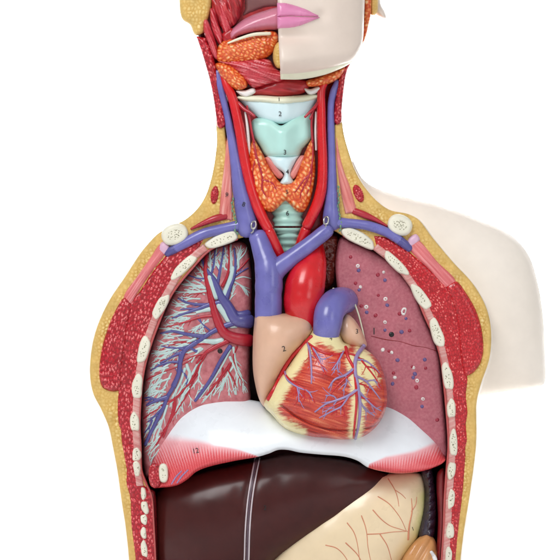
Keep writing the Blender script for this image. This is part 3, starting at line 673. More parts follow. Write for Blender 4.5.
veins = [A([(512,380),(450,372),(412,312),(378,262),(345,190),(318,150)], 8.5, 2.2), A([(318,150),(300,118),(285,85),(268,70)], 2.0, .8), A([(505,345),(455,350),(430,330)], 5, 4),
    A([(400,285),(418,225),(438,172),(446,110),(440,40)], 3.2, 1), A([(438,172),(470,150),(505,130)], 1.4, .7), A([(360,215),(372,150),(382,95),(392,30)], 2, .8), A([(330,165),(345,110),(350,50)], 1.6, .8),
    A([(380,290),(330,300),(270,322),(210,342),(150,365)], 3, .9), A([(330,302),(262,300),(212,290),(178,272)], 2, .8), A([(270,322),(225,320),(190,325)], 1.6, .7),
    A([(450,385),(395,402),(335,430),(280,468),(215,512),(150,545),(95,575)], 3.6, 1), A([(300,452),(220,440),(150,426),(96,436)], 2.6, .9), A([(335,430),(300,400),(270,370)], 1.2, .6), A([(340,170),(280,180),(225,165)], 1.3, .6),
    A([(215,512),(180,505),(120,500)], 1.6, .7),
    Bq([(545,55),(490,95),(468,150),(460,210),(436,265),(408,312),(390,360),(360,420),(330,480),(305,535)], 2.6, 2), Bq([(436,262),(462,200),(470,110)], 3, 2.4), Bq([(408,314),(355,330),(310,352)], 3, 1), Bq([(355,330),(330,315),(300,318)], 1.5, .7),
    Bq([(390,360),(350,400),(318,430)], 1.6, .8), Bq([(468,150),(420,150),(370,165),(330,190)], 1.8, .7), Bq([(545,100),(500,80),(440,85),(380,75)], 1.6, .8), Bq([(470,180),(500,230),(490,280)], 1.3, .6)]
arts = [A([(512,470),(440,458),(392,432),(362,375),(340,305),(322,225),(306,150),(310,85),(318,25)], 7.6, 1), A([(345,352),(275,362),(200,386),(125,405)], 2, .8), A([(410,470),(352,500),(305,528),(265,575)], 3.4, 1.4),
    A([(385,215),(408,165),(416,100),(414,25)], 2, .9), A([(430,165),(475,125),(515,80)], 1.4, .7), A([(330,245),(260,250),(200,265)], 1, .6), A([(305,150),(270,110),(255,100)], 1, .6), A([(340,480),(265,485),(185,478),(105,508)], 1.6, .7),
    A([(305,528),(240,545),(160,580)], 1.5, .8), Bq([(560,115),(470,165),(400,190),(330,222),(310,235)], .9, .7), Bq([(548,208),(500,262),(450,312),(400,342),(380,352)], 1.4, .8), Bq([(445,320),(430,390),(405,455),(388,500)], 1.6, 1), Bq([(560,160),(540,215),(500,300),(450,380),(420,430)], 1, .8),
    Bq([(500,110),(420,130),(350,150)], 1, .6), Cq([(440,410),(430,440),(440,480),(460,520)], 1.2, .6), Cq([(400,470),(395,500),(370,540)], 1, .6)]
air = [A([(328,172),(340,215),(356,265)], 4.2, 4.4), A([(418,372),(392,335),(368,305)], 4.6, 4.2), A([(390,268),(412,215),(428,165),(434,130)], 3.8, 2.4), A([(450,400),(425,402)], 2.6, 2.4), A([(385,470),(345,475),(300,472)], 3.4, 2.6), A([(350,320),(310,325),(265,338)], 3, 1.8), A([(285,505),(262,535),(240,570)], 2, 1.2)]
stems = [A([(332,165),(328,110),(326,45)], 1.9, .8), A([(345,130),(352,90),(358,40)], 1.4, .7), A([(300,180),(285,150),(240,105)], 1.3, .6), A([(305,225),(255,215),(190,205)], 1.6, .6), A([(308,238),(245,245),(165,240)], 1.6, .6), A([(215,315),(185,305),(150,288)], 1.4, .6),
    A([(300,330),(215,335),(115,360)], 2, .7), A([(300,375),(280,400),(245,425)], 1.1, .6), A([(320,372),(300,390),(290,425)], 1, .5), A([(300,475),(210,490),(95,522)], 2.2, .7), A([(240,452),(170,420),(88,412)], 1.7, .7), A([(440,195),(475,215),(512,248)], 1.3, .6), A([(440,185),(480,172),(516,180)], 1.2, .6),
    A([(450,120),(462,75),(472,25)], 1.6, .7), A([(430,135),(422,80),(425,20)], 1.9, .8), A([(460,95),(490,60),(500,25)], 1.1, .6), A([(370,180),(380,130),(388,60)], 1.4, .7), A([(280,505),(200,535),(110,565)], 1.6, .7), A([(400,300),(425,270),(440,210)], 1, .5),
    Bq([(540,40),(440,85),(335,110)], 1.9, .7), Bq([(480,75),(400,120),(330,180)], 1.7, .7), Bq([(500,170),(515,215),(488,290),(470,320)], 2.2, 1), Bq([(490,180),(470,240),(440,300),(420,360)], 2, .8), Bq([(420,225),(365,250),(318,310)], 1.5, .6), Bq([(400,290),(350,285),(310,300)], 1.4, .6),
    Bq([(380,360),(350,400),(310,440)], 1.5, .6), Bq([(372,395),(345,450),(312,515)], 1.7, .6), Bq([(405,350),(385,420),(355,500)], 1.5, .6), Bq([(480,310),(460,350),(435,400)], 1.6, .7), Bq([(560,140),(530,190),(505,250)], 1.3, .7), Bq([(420,340),(370,345),(310,385)], 1.3, .6),
    Cq([(420,440),(440,490),(435,545)], 2, .7), Cq([(430,465),(410,495),(395,530)], 1.5, .6), Cq([(385,500),(375,530),(345,560)], 1.4, .6), Cq([(440,480),(455,505),(465,540)], 1.2, .5), Cq([(300,330),(280,360),(240,380)], 1, .5), Cq([(360,340),(335,350),(320,370)], 1, .5)]
stems += [A(p, a, b) for p, a, b in (([(470,215),(495,235),(505,262)], 1, .5), ([(322,175),(300,130),(285,100)], 1.1, .5), ([(280,225),(235,200),(205,180)], 1.1, .5), ([(260,345),(200,352),(160,375)], 1.1, .5), ([(230,372),(185,372),(150,385)], 1, .5), ([(330,445),(290,430),(255,432)], 1.1, .5), ([(260,470),(200,465),(130,475)], 1.2, .5), ([(300,545),(285,580),(268,600)], 1, .5), ([(180,395),(140,396),(110,398)], 1, .5), ([(395,120),(398,80),(400,35)], 1, .5))]
rr = random.Random(11)
_e = catmull([(147,466),(144,440),(144,410),(148,372),(155,345),(164,322),(177,296),(194,272),(212,254),(228,249),(243,248)], 4.2)
for ex, ey in _e[:, :2]:            # short outer airways that fan out to the edge of the lung
    hx_, hy2 = 238 + rr.uniform(-8, 4), min(345, max(300, ey)) + rr.uniform(-12, 12)
    L = math.hypot(ex - hx_, ey - hy2); ux, uy = (ex - hx_) / L, (ey - hy2) / L; a0 = rr.uniform(3, 6); a1 = a0 + rr.uniform(10, 20); w_ = rr.uniform(-2, 2)
    stems.append([(ex - ux * a1, ey - uy * a1, 1.15), (ex - ux * (a0 + a1) / 2 - uy * w_, ey - uy * (a0 + a1) / 2 + ux * w_, .85), (ex - ux * a0, ey - uy * a0, .5)])

def twigs(stems, per=5, spread=(16, 34), ln=(6, 12), r=.55):
    out = []
    for s in stems:
        P = catmull(s, 1.0); n = len(P)
        for k in range(per):
            i = int(n * (.3 + .62 * (k + rr.random() * .6) / per)); i = min(i, n - 2)
            t = P[min(i + 2, n - 1), :2] - P[max(i - 2, 0), :2]; a = math.atan2(t[1], t[0]) + (1 if k % 2 else -1) * math.radians(rr.uniform(*spread))
            L = rr.uniform(*ln) * (1.15 - .4 * k / per); x, y = P[i, :2]; q = [(x, y, r * 1.5)]
            for j in range(1, 4):
                a += rr.uniform(-.22, .22); x += math.cos(a) * L / 3; y += math.sin(a) * L / 3; q.append((x, y, r * (1.4 - .28 * j)))
            X = np.array(q); ok = inside(X[:, 0], X[:, 1], l1.poly) & (seg_dist(X[:, 0], X[:, 1], l1.poly) > 2.4)
            if ok.all(): out.append(q)
    return out
Dq = lambda pts, r0, r1: [(140 + x / 4.87, 330 + y / 4.87, r0 + (r1 - r0) * i / max(1, len(pts) - 1)) for i, (x, y) in enumerate(pts)]
veins += [Dq([(440,80),(425,100),(390,155),(350,230),(310,290),(268,345)], 2.6, 1.6), Dq([(90,340),(60,335),(25,345)], 1.4, .7), Dq([(60,440),(40,480),(22,500)], 1.2, .7)]
arts += [Dq([(322,118),(285,180),(250,240),(200,308),(150,350),(60,400),(18,432)], 1.3, .8), Dq([(172,328),(170,390),(142,450),(112,500),(78,560)], 1.2, 1), Dq([(442,160),(405,215),(362,270),(325,318)], 1.8, 1), Dq([(440,160),(432,200),(455,240),(472,282)], 1.5, .7)]
stems += [Dq(p, a, b) for p, a, b in (([(440,95),(402,170),(352,250),(290,335)], 1.5, .8), ([(455,85),(464,140),(476,200),(490,270)], 1.8, .7), ([(462,150),(480,190),(494,225)], 1.1, .6), ([(430,212),(402,258),(355,318)], 1.4, .6), ([(430,205),(446,250),(462,312)], 1.4, .6), ([(428,235),(434,280),(432,318)], 1, .6), ([(412,245),(395,285),(385,318)], 1, .5),
    ([(305,92),(268,120),(235,150)], 1.6, .8), ([(300,150),(290,200),(285,240),(302,272),(296,305)], 1.3, .6), ([(285,240),(260,272),(232,300)], 1.2, .6), ([(228,168),(240,212),(210,270),(180,322),(150,360)], 1.9, .8), ([(242,285),(212,320),(185,372),(158,440)], 1.4, .7), ([(215,318),(208,350),(204,395)], 1, .5), ([(240,318),(248,340),(246,365)], .9, .5), ([(188,335),(192,370),(180,410)], .9, .5),
    ([(120,188),(88,248),(38,302)], 1.5, .6), ([(152,212),(132,252),(108,305)], 1.3, .6), ([(132,368),(112,430),(76,490),(58,548)], 1.6, .7), ([(102,380),(60,442),(20,525)], 1.4, .6), ([(100,478),(88,510),(74,545)], 1, .5), ([(192,125),(182,155),(172,185)], 1.2, .6), ([(60,262),(40,290),(22,310)], 1, .5), ([(270,330),(285,300),(300,285)], .9, .5))]
def trim(path):
    P = catmull(path, 1.5); ok = inside(P[:, 0], P[:, 1], l1.poly); 
    k = len(P)
    for i in range(len(P) - 1, 0, -1):
        if ok[i]: k = i + 1; break
    return [tuple(p) for p in P[:k]] if k > 2 else path
tubes('bronchial_tree', [on(l1, [(a, b, r * (1 if r > 2.3 else .82)) for a, b, r in trim(p)], 0) for p in air + stems] + [on(l1, p, .2) for p in twigs(stems[:35], 7, (14, 30), (6, 11), r=.46)] + [on(l1, p, .2) for p in twigs(stems[35:], 3, (12, 24), (4, 8), r=.42)], M['airway'], lung1, 8, 1.5, .7)
tubes('vein_tree', [on(l1, [(a, b, r * .88) for a, b, r in trim(p)], .3) for p in veins] + [on(l1, p, .3) for p in twigs(veins[3:], 2, (20, 40), (5, 9), .5)], M['vein_d'], lung1, 10, 1.5, .75)
tubes('artery_tree', [on(l1, [(a, b, r * .85) for a, b, r in trim(p)], .25) for p in arts] + [on(l1, p, .3) for p in twigs(arts[1:], 2, (20, 40), (5, 9), .42)], M['artery_d'], lung1, 10, 1.5, .75)
blk('peg_hole', ell(220, 351, 2.5, 2.5, 0, 16), M['black'], None, d0=float(l1.h(220, 351)[0]) + 0.4, bulge=.4, w=1, amp=0, res=1, back=-30, parent=lung1)

lung2 = thing('lung', 'flat mauve lung dotted with red, white and blue vessel spots', 'lung', W(400, 460, -40), 'lungs of the torso')
L2 = [(341,237),(352,241.5),(373,251),(390,261),(408.5,282),(417,298),(425,320),(433,338),(439,357),(442,385),(444.5,413),(447,444),(446,458),(425,452),(400,440),(380,425),(362,395),(352,350),(344,315),(338,292),(335.5,270),(336.5,250)]
l2 = Relief(L2, -16, 5, 4, -60, 1.8, fn=lambda x, y, d: .8 * (fbm(x / 20, y / 20, 13) - .5)); l2.build('lung_body', M['lungcut'], lung2, sharp=60)
S = lambda x, y: (310 + x / 2.24, 190 + y / 2.24)
spots = {'r': [(91,150),(102,209),(152,190),(153,236),(115,260),(147,281),(201,277),(223,315),(177,361),(229,396),(259,399),(187,410),(238,442),(285,515)],
         'w': [(107,170),(165,184),(113,217),(169,244),(126,262),(168,296),(163,358),(183,364),(190,420),(253,468),(240,427),(232,398)],
         'b': [(109,180),(168,202),(110,224),(173,258),(127,274),(215,288),(205,318),(196,381),(257,380),(235,412),(185,434),(251,485),(168,314),(231,420)]}
for c, L in spots.items():
    for i, p in enumerate(L):
        x, y = S(*p); r = rr.uniform(1.45, 2.1)
        if not inside(np.array([x]), np.array([y]), l2.poly)[0]: continue
        R = Relief(ell(x, y, r * rr.uniform(1, 1.2), r, rr.uniform(0, 180), 14), float(l2.h(x, y)[0]) + .1, .5, .8, -20, .9)
        so = R.build('vessel_section', M['dot_' + c], lung2)
        if c == 'w':
            R = Relief(ell(x, y, r * .5, r * .45, 30, 10), float(l2.h(x, y)[0]) + .55, .2, .5, -20, .8); R.build('vessel_core', M['lungcut'], so)
x, y = S(210, 272)
R = Relief([(x - 3, y + 2), (x - 1, y - 3.6), (x + 2.6, y - 3.4), (x + 2.4, y + .6), (x + .4, y + 4)], float(l2.h(x, y)[0]) + .1, .6, .8, -20, .8); so = R.build('vessel_section', M['dot_w'], lung2)
R = Relief([(x - 1.2, y + 1), (x - .2, y - 2), (x + 1.5, y - 1.8), (x + .6, y + 1.6)], float(l2.h(x, y)[0]) + .75, .2, .5, -20, .7); R.build('vessel_core', M['lungcut'], so)
blk('peg_hole', ell(391.5, 334.5, 2.6, 2.6, 0, 16), M['black'], None, d0=float(l2.h(391, 334)[0]) + .2, bulge=.4, w=1, amp=0, res=1, back=-30, parent=lung2)
tubes('fissure', [on(l2, [(371,336,.35),(386,339.6,.5),(400,341.6,.35),(414,345.8,.45),(425,347.4,.35),(438,351.5,.4)], -.2)], M['cavity2'], lung2, 6)
text('number', '1', 374, 331.5, float(l2.h(374, 331)[0]) + .3, 7.5, M['ink'], lung2, rel=l2)

# ================================================================== DIAPHRAGM
dia = thing('diaphragm', 'white domed diaphragm with striped pink ends lying between lungs and liver', 'diaphragm', W(300, 470, 0))
DTOP = [(149,470),(156,449),(166,432),(178,416),(194,404.5),(213,399.5),(232,398.5),(251,400),(275,404),(310,402),(350,400),(387,403.5),(406,412),(423,427),(437,442),(445.5,456)]
DBOT = [(444,462),(434,467.5),(420,471.5),(400,473.5),(383,471.5),(368,467.5),(357,460.5),(343,456.5),(320,454.5),(300,452.5),(288,450),(278,450),(269,453.5),(257,457),(234,461),(208,467),(196,472),(188,479),(178,485),(164,487.5),(152,487),(149,480)]
_t = catmull(DTOP, 1.5); tx, ty = _t[:, 0], _t[:, 1]; _t = catmull(sorted(DBOT[:-1]), 1.5); bx_, by_ = _t[:, 0], _t[:, 1]
TOPL = catmull(DTOP, 2); BOTL = catmull(DBOT, 2)
def dh(x, y, d):
    da, db_ = seg_dist(x, y, TOPL, False), seg_dist(x, y, BOTL, False); v = np.clip(da / (da + db_ + 1e-6), 0, 1)
    side = np.clip(1 - ((x - 296) / 165) ** 2, 0, 1) ** .5
    return (6 + 40 * side) * np.sin(v * math.pi / 2) ** .8 - 3 * smooth01((v - .93) / .07)
def dp(x, y, d):
    a, b = np.interp(x, tx, ty), np.interp(x, bx_, by_)
    up_l = np.interp(x, [148, 160, 180, 200, 215, 240, 258, 262], [440, 430, 433, 438, 442, 449, 456, 470])
    up_r = np.interp(x, [362, 370, 386, 400, 414, 434, 447], [478, 463, 455, 452, 449, 440, 430])
    t = np.where(x < 280, (y - up_l) / np.maximum(b - up_l, 3), (y - up_r) / np.maximum(b - up_r, 3))
    ang = np.where(x < 280, x - (y - 470) * .35 * (230 - x) / 60, x + (y - 470) * .4 * (x - 385) / 60)
    st = np.sin(ang * 2 * math.pi / 2.5 + 1.2 * vnoise(x / 8, y / 8, 4))
    t = np.clip(t, 0, 1.2); base = np.where(t > 0, .22 + .62 * t, 0) * smooth01(t / .22)
    return np.clip(base + .17 * st * smooth01((t - .12) / .3), 0, 1)
dr = Relief([DTOP[0]] + DTOP[1:] + DBOT, -18, 1.5, 2, lambda x, y: np.full(len(x), -22.0), 1.05, fn=dh)
do = dr.build('dome', M['dia'], dia, pat=dp, sharp=60)
for q in ([(171.5,484,.6),(176,477,.8),(181.5,471,.6)], [(177,483,.6),(182,476,.8),(188,470,.6)]): tubes('torn_fold', [on(dr, q, .2)], M['cor_v'], dia, 8)
text('number', '12', 195.5, 451, float(dr.h(195.5, 451)[0]) + .9, 5.4, M['ink'], dia, -12, rel=dr)

# ================================================================== LIVER, STOMACH, SPLEEN, COLON
liver = thing('liver', 'dark glossy brown liver with a pale ligament line, under the diaphragm', 'liver', W(250, 610, 0))
LV = [(155,496),(163,487),(180,479),(205,471),(232,465),(256,460),(272,456),(290,453),(312,455),(345,459),(368,466),(384,472),(395,475),(390,486),(381,498),(365,509.5),(340,524),(306,543),(282,557),(262,575),(235,598),(195,610),(165,608),(155,590),(153.5,550),(153.5,520)]
lv = Relief(LV, -26, 40, 60, -70, 2, inflate=True, fn=lambda x, y, d: -2.2 * np.exp(-((x - np.interp(y, [455, 500, 560, 610], [257, 249.5, 246.5, 244])) / 4.5) ** 2) + 3 * (fbm(x / 40, y / 40, 3) - .5))
lv.build('liver_body', M['liver'], liver)
lg = [(257.5,458),(254,475),(250,500),(247.5,530),(246.5,560),(244.5,588)]
tubes('ligament_band', [on(lv, [(x, y, 2.4) for x, y in lg], -.3)], M['lig_dark'], liver, 10, 2, .4)
tubes('ligament', [on(lv, [(x - 2.2, y, .8) for x, y in lg], .5)], M['ligament'], liver, 8)
tubes('ligament', [on(lv, [(x + 2.2, y, .8) for x, y in lg], .5)], M['ligament'], liver, 8)
for b, x, y in (('1', 241, 489), ('2', 265, 508)): text('number', b, x, y, float(lv.h(x, y)[0]) + .6, 5, M['black'], liver, rel=lv)

sto = thing('stomach', 'cream stomach with fine red vessels, tucked under the right edge of the liver', 'stomach', W(380, 610, 0))
ST = [(330,500),(370,478),(395,472),(412,471.5),(422,475),(426,488),(426.5,503),(424,520),(417,541),(407,556),(393,575),(370,598),(340,612),(290,612),(260,600),(270,560)]
sr = Relief(ST, -26, 30, 50, -70, 1.7, inflate=True, fn=lambda x, y, d: 2 * (fbm(x / 30, y / 30, 9) - .5))
sr.build('stomach_body', M['stomach'], sto, pat=lambda x, y, d: np.clip(1 - d / 17 + .35 * (fbm(x / 9, y / 9, 2) - .5), 0, 1) * smooth01((x - 385) / 25) * smooth01((y - 478) / 20))
Q = lambda pts, r0=.55, r1=.3: [(320 + x / 3.5, 400 + y / 3.5, r0 + (r1 - r0) * i / (len(pts) - 1)) for i, (x, y) in enumerate(pts)]
tubes('stomach_vessel', [on(sr, p, .2) for p in (Q([(238,275),(262,315),(272,345),(276,372)]), Q([(203,338),(240,362),(265,390),(285,420),(302,458)]), Q([(185,385),(215,418),(245,440),(280,452),(312,462)]), Q([(308,488),(312,440),(322,390),(320,345)], 1.1, .4),
    Q([(145,405),(158,440),(164,470),(168,515),(180,575)]), Q([(164,470),(210,468),(255,462),(300,460)]), Q([(95,430),(118,462),(130,500),(140,570)]), Q([(20,508),(60,520),(92,555),(110,600)]), Q([(210,470),(235,510),(250,560)], .6, .35), Q([(320,390),(335,365),(338,340)], .6, .35), Q([(90,500),(130,540),(150,575)], .6, .35), Q([(262,315),(285,330),(300,345)], .5, .3))], M['stoves'], sto, 8, 1.2, .6)
text('number', '1', 413, 529, float(sr.h(413, 529)[0]) + .6, 4.5, M['ink'], sto, -20, rel=sr)

spl = thing('spleen', 'dark purple spleen with notched bumps between the stomach and the red body wall', 'spleen', W(430, 540, -10))
SP = [(421,470),(427,467),(432,468),(434.5,480),(436,495),(436.5,510),(436,525),(433,540),(424,541),(418,536),(422,510),(424,490)]
sp = Relief(SP, -26, 16, 8, -50, .9, fn=lambda x, y, d: 3.2 * np.abs(np.sin((y - 468 + (x - 428) * .6) * math.pi / 9)) * smooth01((x - 426) / 4))
sp.build('spleen_body', M['spleen'], spl)

col = thing('large_intestine', 'tan ridged piece of large intestine beside the stomach at the bottom edge', 'intestine', W(420, 600, 0))
CO = [(401,562),(408,549),(417,539),(426,533.5),(433,537),(437,546),(439,560),(440,585),(437,604),(415,606),(398,590)]
co = Relief(CO, -18, 24, 30, -50, 1, inflate=True, fn=lambda x, y, d: 3 * np.abs(np.sin(((x - 400) * .75 + (y - 535) * .45) * math.pi / 8.5)))
co.build('intestine_wall', M['colon'], col)
tubes('intestine_band', [on(co, [(431,552,1.8),(434.5,558,2.4),(436,570,2.6),(435,590,2.4)], .2)], M['taenia'], col, 10, 1.2, .6)

# ================================================================== HEART
heart = thing('heart', 'red and tan heart with yellow fat and coronary vessels', 'heart', W(320, 438, 20))
H = lambda pts: [(240 + p[0] / 3.5, 300 + p[1] / 3.5) + tuple(p[2:]) for p in pts]
VENT = H([(240,125),(262,100),(300,95),(345,115),(365,148),(430,168),(480,208),(506,270),(515,345),(504,400),(474,446),(430,478),(375,490),(310,486),(230,476),(160,451),(112,402),(84,366),(110,310),(160,240)])
groove = catmull(H([(145,370),(200,410),(260,440),(330,455),(400,455),(470,440),(505,410)]), 2)
vent = Relief(VENT, 18, 42, 70, -4, .78, inflate=True, fn=lambda x, y, d: -1.8 * np.exp(-(seg_dist(x, y, groove, False) / .9) ** 2) + 1.2 * smooth01(seg_dist(x, y, groove, False) / 3))
rca = catmull(H([(250,128),(215,165),(185,195),(155,240),(125,300),(92,360)]), 2)
lad = catmull(H([(395,215),(405,260),(412,310),(414,370),(408,430),(403,470)]), 2)
lft = catmull(H([(425,185),(445,225),(462,275)]), 2)
topf = catmull(H([(262,105),(300,112),(345,135)]), 2)
botl = catmull(H([(90,372),(125,412),(175,448),(215,466)]), 2)
def vfat(x, y, d):
    ax, ay = rot(x, y, -8); n = vnoise(ax / 9, ay / 1.1, 3) * .6 + vnoise(ax / 5, ay / .6, 4) * .4
    n2 = vnoise(ax / 6, ay / .45, 12)
    rag = 5 * (n - .5) + 4 * (n2 - .5)
    s = lambda L, w: 1 - smooth01((seg_dist(x, y, L, False) + rag - w) / 5.5)
    yy = np.interp(y, [337, 360, 403], [4, 10, 10.5])
    right = np.where(x - np.interp(y, rca[:, 1], rca[:, 0]) > -2, 1, 0)
    k = np.maximum.reduce([s(rca, yy) * right, s(lad, 4.2), s(lft, 4.5), s(topf, 9.5), s(botl, 3.0)])
    return np.clip(k, 0, 1)
def vpat(x, y, d):
    # fibres fan out from the top of the right ventricle towards the apex
    a = np.arctan2(y - 318, x - 262) ; r = np.hypot(x - 262, y - 318)
    ax, ay = rot(x, y, 12 + 0); ay = ay + 3 * np.sin(ax / 26)
    n = .4 * vnoise(ax / 20, ay / 1.7, 5) + .35 * vnoise(ax / 11, ay / .8, 6) + .25 * vnoise(ax / 9, ay / .45, 16)
    dk = 1 - smooth01(seg_dist(x, y, groove, False) / 1.3)
    return np.clip(.43 + 1.25 * (n - .5) - .5 * dk, 0, 1)
vent.build('ventricles', M['heart'], heart, pat=vpat, pat2=vfat, amp=.45)
ATR = H([(58,42),(90,47),(140,46),(200,50),(240,60),(258,90),(252,122),(222,158),(190,192),(160,236),(130,292),(98,352),(86,374),(68,350),(54,300),(45,240),(45,150),(50,80)])
atr = Relief(ATR, 12, 32, 50, -6, 1.5, inflate=True); atr.build('right_atrium', M['atrium'], heart)
aur = Relief(H([(340,112),(350,70),(374,50),(398,66),(420,98),(436,130),(444,160),(425,172),(390,168),(360,152)]), 10, 16, 20, -6, 1.2, inflate=True); aur.build('left_auricle', M['atrium'], heart)
hv = lambda pts, r0, r1: on(vent, [(240 + x / 3.5, 300 + y / 3.5, .15 + 1.12 * r0 + 1.12 * (r1 - r0) * i / (len(pts) - 1)) for i, (x, y) in enumerate(pts)], .35)
red = [hv([(370,165),(378,200),(398,240),(406,300),(408,360),(402,430),(397,482)], 1.5, .8), hv([(150,245),(165,270),(195,295),(225,312),(245,335),(262,358)], 1.1, .5), hv([(195,297),(200,320),(205,345)], .7, .4), hv([(236,150),(258,165),(295,185),(340,190),(368,182)], 1.0, .8), hv([(250,165),(268,200),(285,228),(302,262)], .9, .4), hv([(240,170),(242,200),(246,235)], .7, .4),
    hv([(372,185),(410,198),(440,230),(470,268),(496,312)], 1.0, .5), hv([(440,232),(468,240),(490,262)], .7, .4), hv([(398,250),(362,280),(330,312),(318,330)], .9, .4), hv([(405,322),(370,348),(330,368),(282,380)], 1.0, .4), hv([(370,348),(345,380),(320,402)], .7, .4), hv([(409,335),(450,352),(482,382)], .9, .4), hv([(404,290),(440,300),(462,322)], .7, .4), hv([(350,195),(335,220),(320,240)], .7, .4), hv([(345,365),(365,390),(360,410)], .5, .3), hv([(225,312),(222,335),(228,352)], .5, .3)]
blu = [hv([(434,160),(408,198),(402,245),(414,310),(420,370),(416,430),(404,486)], 1.8, 1.1), hv([(238,152),(246,190),(250,240),(250,292)], 1.1, .5), hv([(255,168),(275,200),(292,250)], .9, .4), hv([(154,242),(168,280),(200,303),(240,322),(256,352)], 1.1, .5), hv([(200,303),(205,330),(206,356)], .7, .4), hv([(404,235),(370,262),(332,278),(310,308)], 1.2, .5), hv([(412,312),(380,334),(340,350),(300,364),(262,392)], 1.3, .5), hv([(380,336),(352,374),(328,386),(278,412)], 1.0, .4),
    hv([(408,208),(440,214),(470,236),(488,255)], 1.0, .4), hv([(410,268),(440,284),(470,320),(490,346)], 1.1, .4), hv([(416,320),(440,346),(470,374),(494,388)], 1.1, .4), hv([(418,350),(440,385),(470,405)], .8, .4), hv([(362,180),(345,212),(322,246)], .9, .4), hv([(345,214),(340,236),(344,254)], .6, .3), hv([(370,264),(372,290),(360,318)], .7, .4), hv([(340,350),(325,335),(300,335)], .6, .3), hv([(340,350),(318,378),(290,392)], .6, .3), hv([(440,284),(470,282),(492,300)], .6, .3), hv([(270,195),(285,205),(300,208)], .5, .3)]
def htw(paths, per, ln, r):
    out = []
    for s in paths:
        P = np.array(s); n = len(P)
        for k in range(per):
            i = min(n - 2, int(n * (.25 + .7 * (k + rr.random() * .5) / per))); t = P[i + 1, :2] - P[max(0, i - 1), :2]
            a = math.atan2(t[1], t[0]) + (1 if k % 2 else -1) * math.radians(rr.uniform(25, 50)); x, y = P[i, :2]; q = [(x, y, r * 1.5)]; L = rr.uniform(*ln)
            for j in range(1, 4):
                a += rr.uniform(-.25, .25); x += math.cos(a) * L / 3; y += math.sin(a) * L / 3; q.append((x, y, r * (1.4 - .28 * j)))
            X = np.array(q)
            if inside(X[:, 0], X[:, 1], vent.poly).all() and (seg_dist(X[:, 0], X[:, 1], vent.poly) > 3).all(): out.append(on(vent, q, .35))
    return out
red += htw(red[1:], 4, (5, 11), .4); blu += htw(blu[1:], 3, (5, 12), .42)
tubes('coronary_artery', red, M['cor_a'], heart, 8, 1.0)
tubes('coronary_vein', blu, M['cor_v'], heart, 8, 1.0)
rc = [(p[0], p[1], float(max(vent.h(p[0], p[1])[0], atr.h(p[0], p[1])[0], 26)) + 1, 2.0) for p in rca[::3]]
tubes('coronary_artery', [rc], M['cor_a'], heart, 10)
tubes('pulmonary_trunk', [[(326,336,28,12.8),(327.5,324,29,14),(329.5,312,25,15.2),(334.5,304.5,13,15),(341,301,-2,14),(346,300.5,-16,13)]], M['vein'], heart, 28)
tubes('aorta', [[(303,326,12,14),(302.5,312,12,17.5),(303.5,296,11,20),(306.5,280,8,19.5),(311,267,2,16),(313,254,-6,12.5),(312,244,-14,11)]], M['artery'], heart, 32)
tubes('superior_vena_cava', [[(268.3,316,16,13.6),(268.5,296,15,13.4),(269,280,14,13.8),(268,268,12,13.2),(263,252,8,10.6),(259.5,241,5,9.6),(257.8,236.5,4,9.4)], [(270,280,13,11),(276,270,13,10.4),(290,259,12,8.6),(308,245.5,10,7.8),(322,234.5,8,7.6),(327.5,230,7,7.4)]], M['vein'], heart, 26)
tubes('brachiocephalic_artery', [[(269.5,231.5,5,5.2),(275,244,3,5.2),(283,262,-2,5.6)]], M['artery'], heart, 18)
tubes('carotid_stem', [[(306,229.5,0,5.2),(302,240,-3,5.4),(299,252,-8,6)]], M['artery'], heart, 18)
rings('windpipe_stub', 228, 256, 4, heart, (288, 290), (14, 10), (-10, -18))
tubes('pleural_edge', [[(333,288.5,6,.8),(343,290.5,2,.9),(352,299,-2,.9),(358,313,-4,.9),(362.5,330,-5,.8),(365,342,-6,.7)]], M['jawcut'], heart, 8)
text('number', '2', 284, 349, float(atr.h(284, 349)[0]) + .5, 6, M['ink'], heart, -15, rel=atr)
text('number', '3', 357, 331.5, float(aur.h(357, 331)[0]) + .6, 5, M['ink'], heart, rel=aur)
text('number', '4', 331, 338.5, float(vent.h(331, 338)[0]) + 1.2, 4.5, M['ink'], heart, rel=vent)

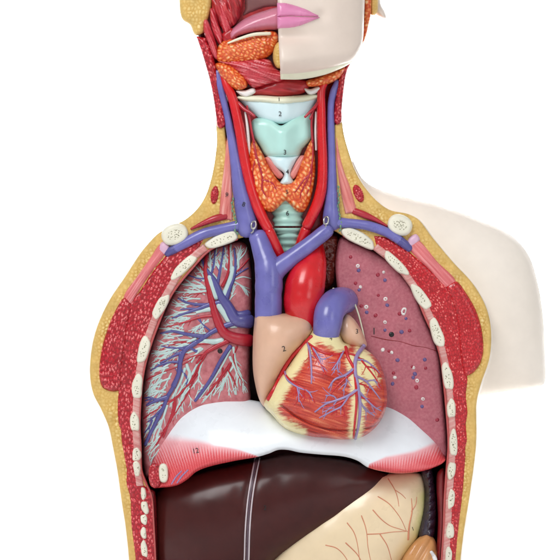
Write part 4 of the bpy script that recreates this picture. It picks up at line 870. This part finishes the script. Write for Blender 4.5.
# ================================================================== STUDIO
def backdrop():
    V, F = [], []; prof = []
    z0 = W(280, 616, 0)[2]
    for y in np.linspace(-4.0, .9, 8): prof.append((y, z0))
    for a in np.linspace(0, 90, 14)[1:]:
        t = math.radians(a); prof.append((.9 + .5 * math.sin(t), z0 + .5 * (1 - math.cos(t))))
    prof.append((1.4, 4.0))
    for y, z in prof: V += [(-5, y, z), (5, y, z)]
    for i in range(len(prof) - 1): F.append((2 * i, 2 * i + 1, 2 * i + 3, 2 * i + 2))
    o = new_obj('studio_backdrop', V, F, M['wall']); o['kind'] = 'structure'
    return o
backdrop()

def area(name, loc, target, size, power, sy=None, color=(1, 1, 1), spread=180):
    l = bpy.data.lights.new(name, 'AREA'); l.shape = 'RECTANGLE'; l.size = size; l.size_y = sy or size; l.energy = power; l.color = color
    l.spread = math.radians(spread)
    o = bpy.data.objects.new(name, l); COL.objects.link(o); o.location = loc
    o.rotation_euler = (Vector(target) - Vector(loc)).to_track_quat('-Z', 'Y').to_euler(); return o
area('softbox_key', (-.75, -1.7, 1.6), (0, 0, 0), 1.0, 35, 1.1)
area('softbox_fill', (1.3, -2.0, .7), (0, 0, 0), .8, 6, 1.2)
area('backdrop_lamp_one', (-1.6, .35, 1.2), (-.1, 1.4, .2), .7, 42, 1.0, spread=64)
area('backdrop_lamp_two', (1.6, .35, 1.2), (.1, 1.4, .2), .7, 42, 1.0, spread=64)

w = bpy.data.worlds.new('World'); SC.world = w; w.use_nodes = True
bg = w.node_tree.nodes['Background']; bg.inputs[0].default_value = (.96, .98, 1, 1); bg.inputs[1].default_value = .40

cam = bpy.data.cameras.new('camera'); co_ = bpy.data.objects.new('camera', cam); COL.objects.link(co_)
co_.location = (0, -CAM_D, 0); co_.rotation_euler = (math.pi / 2, 0, 0)
cam.sensor_width = 36; cam.lens = 36 * CAM_D / .56; cam.clip_end = 50
SC.camera = co_
SC.view_settings.view_transform = 'Standard'; SC.view_settings.look = 'None'; SC.view_settings.exposure = 0; SC.view_settings.gamma = 1
SC.render.resolution_x = SC.render.resolution_y = 1024
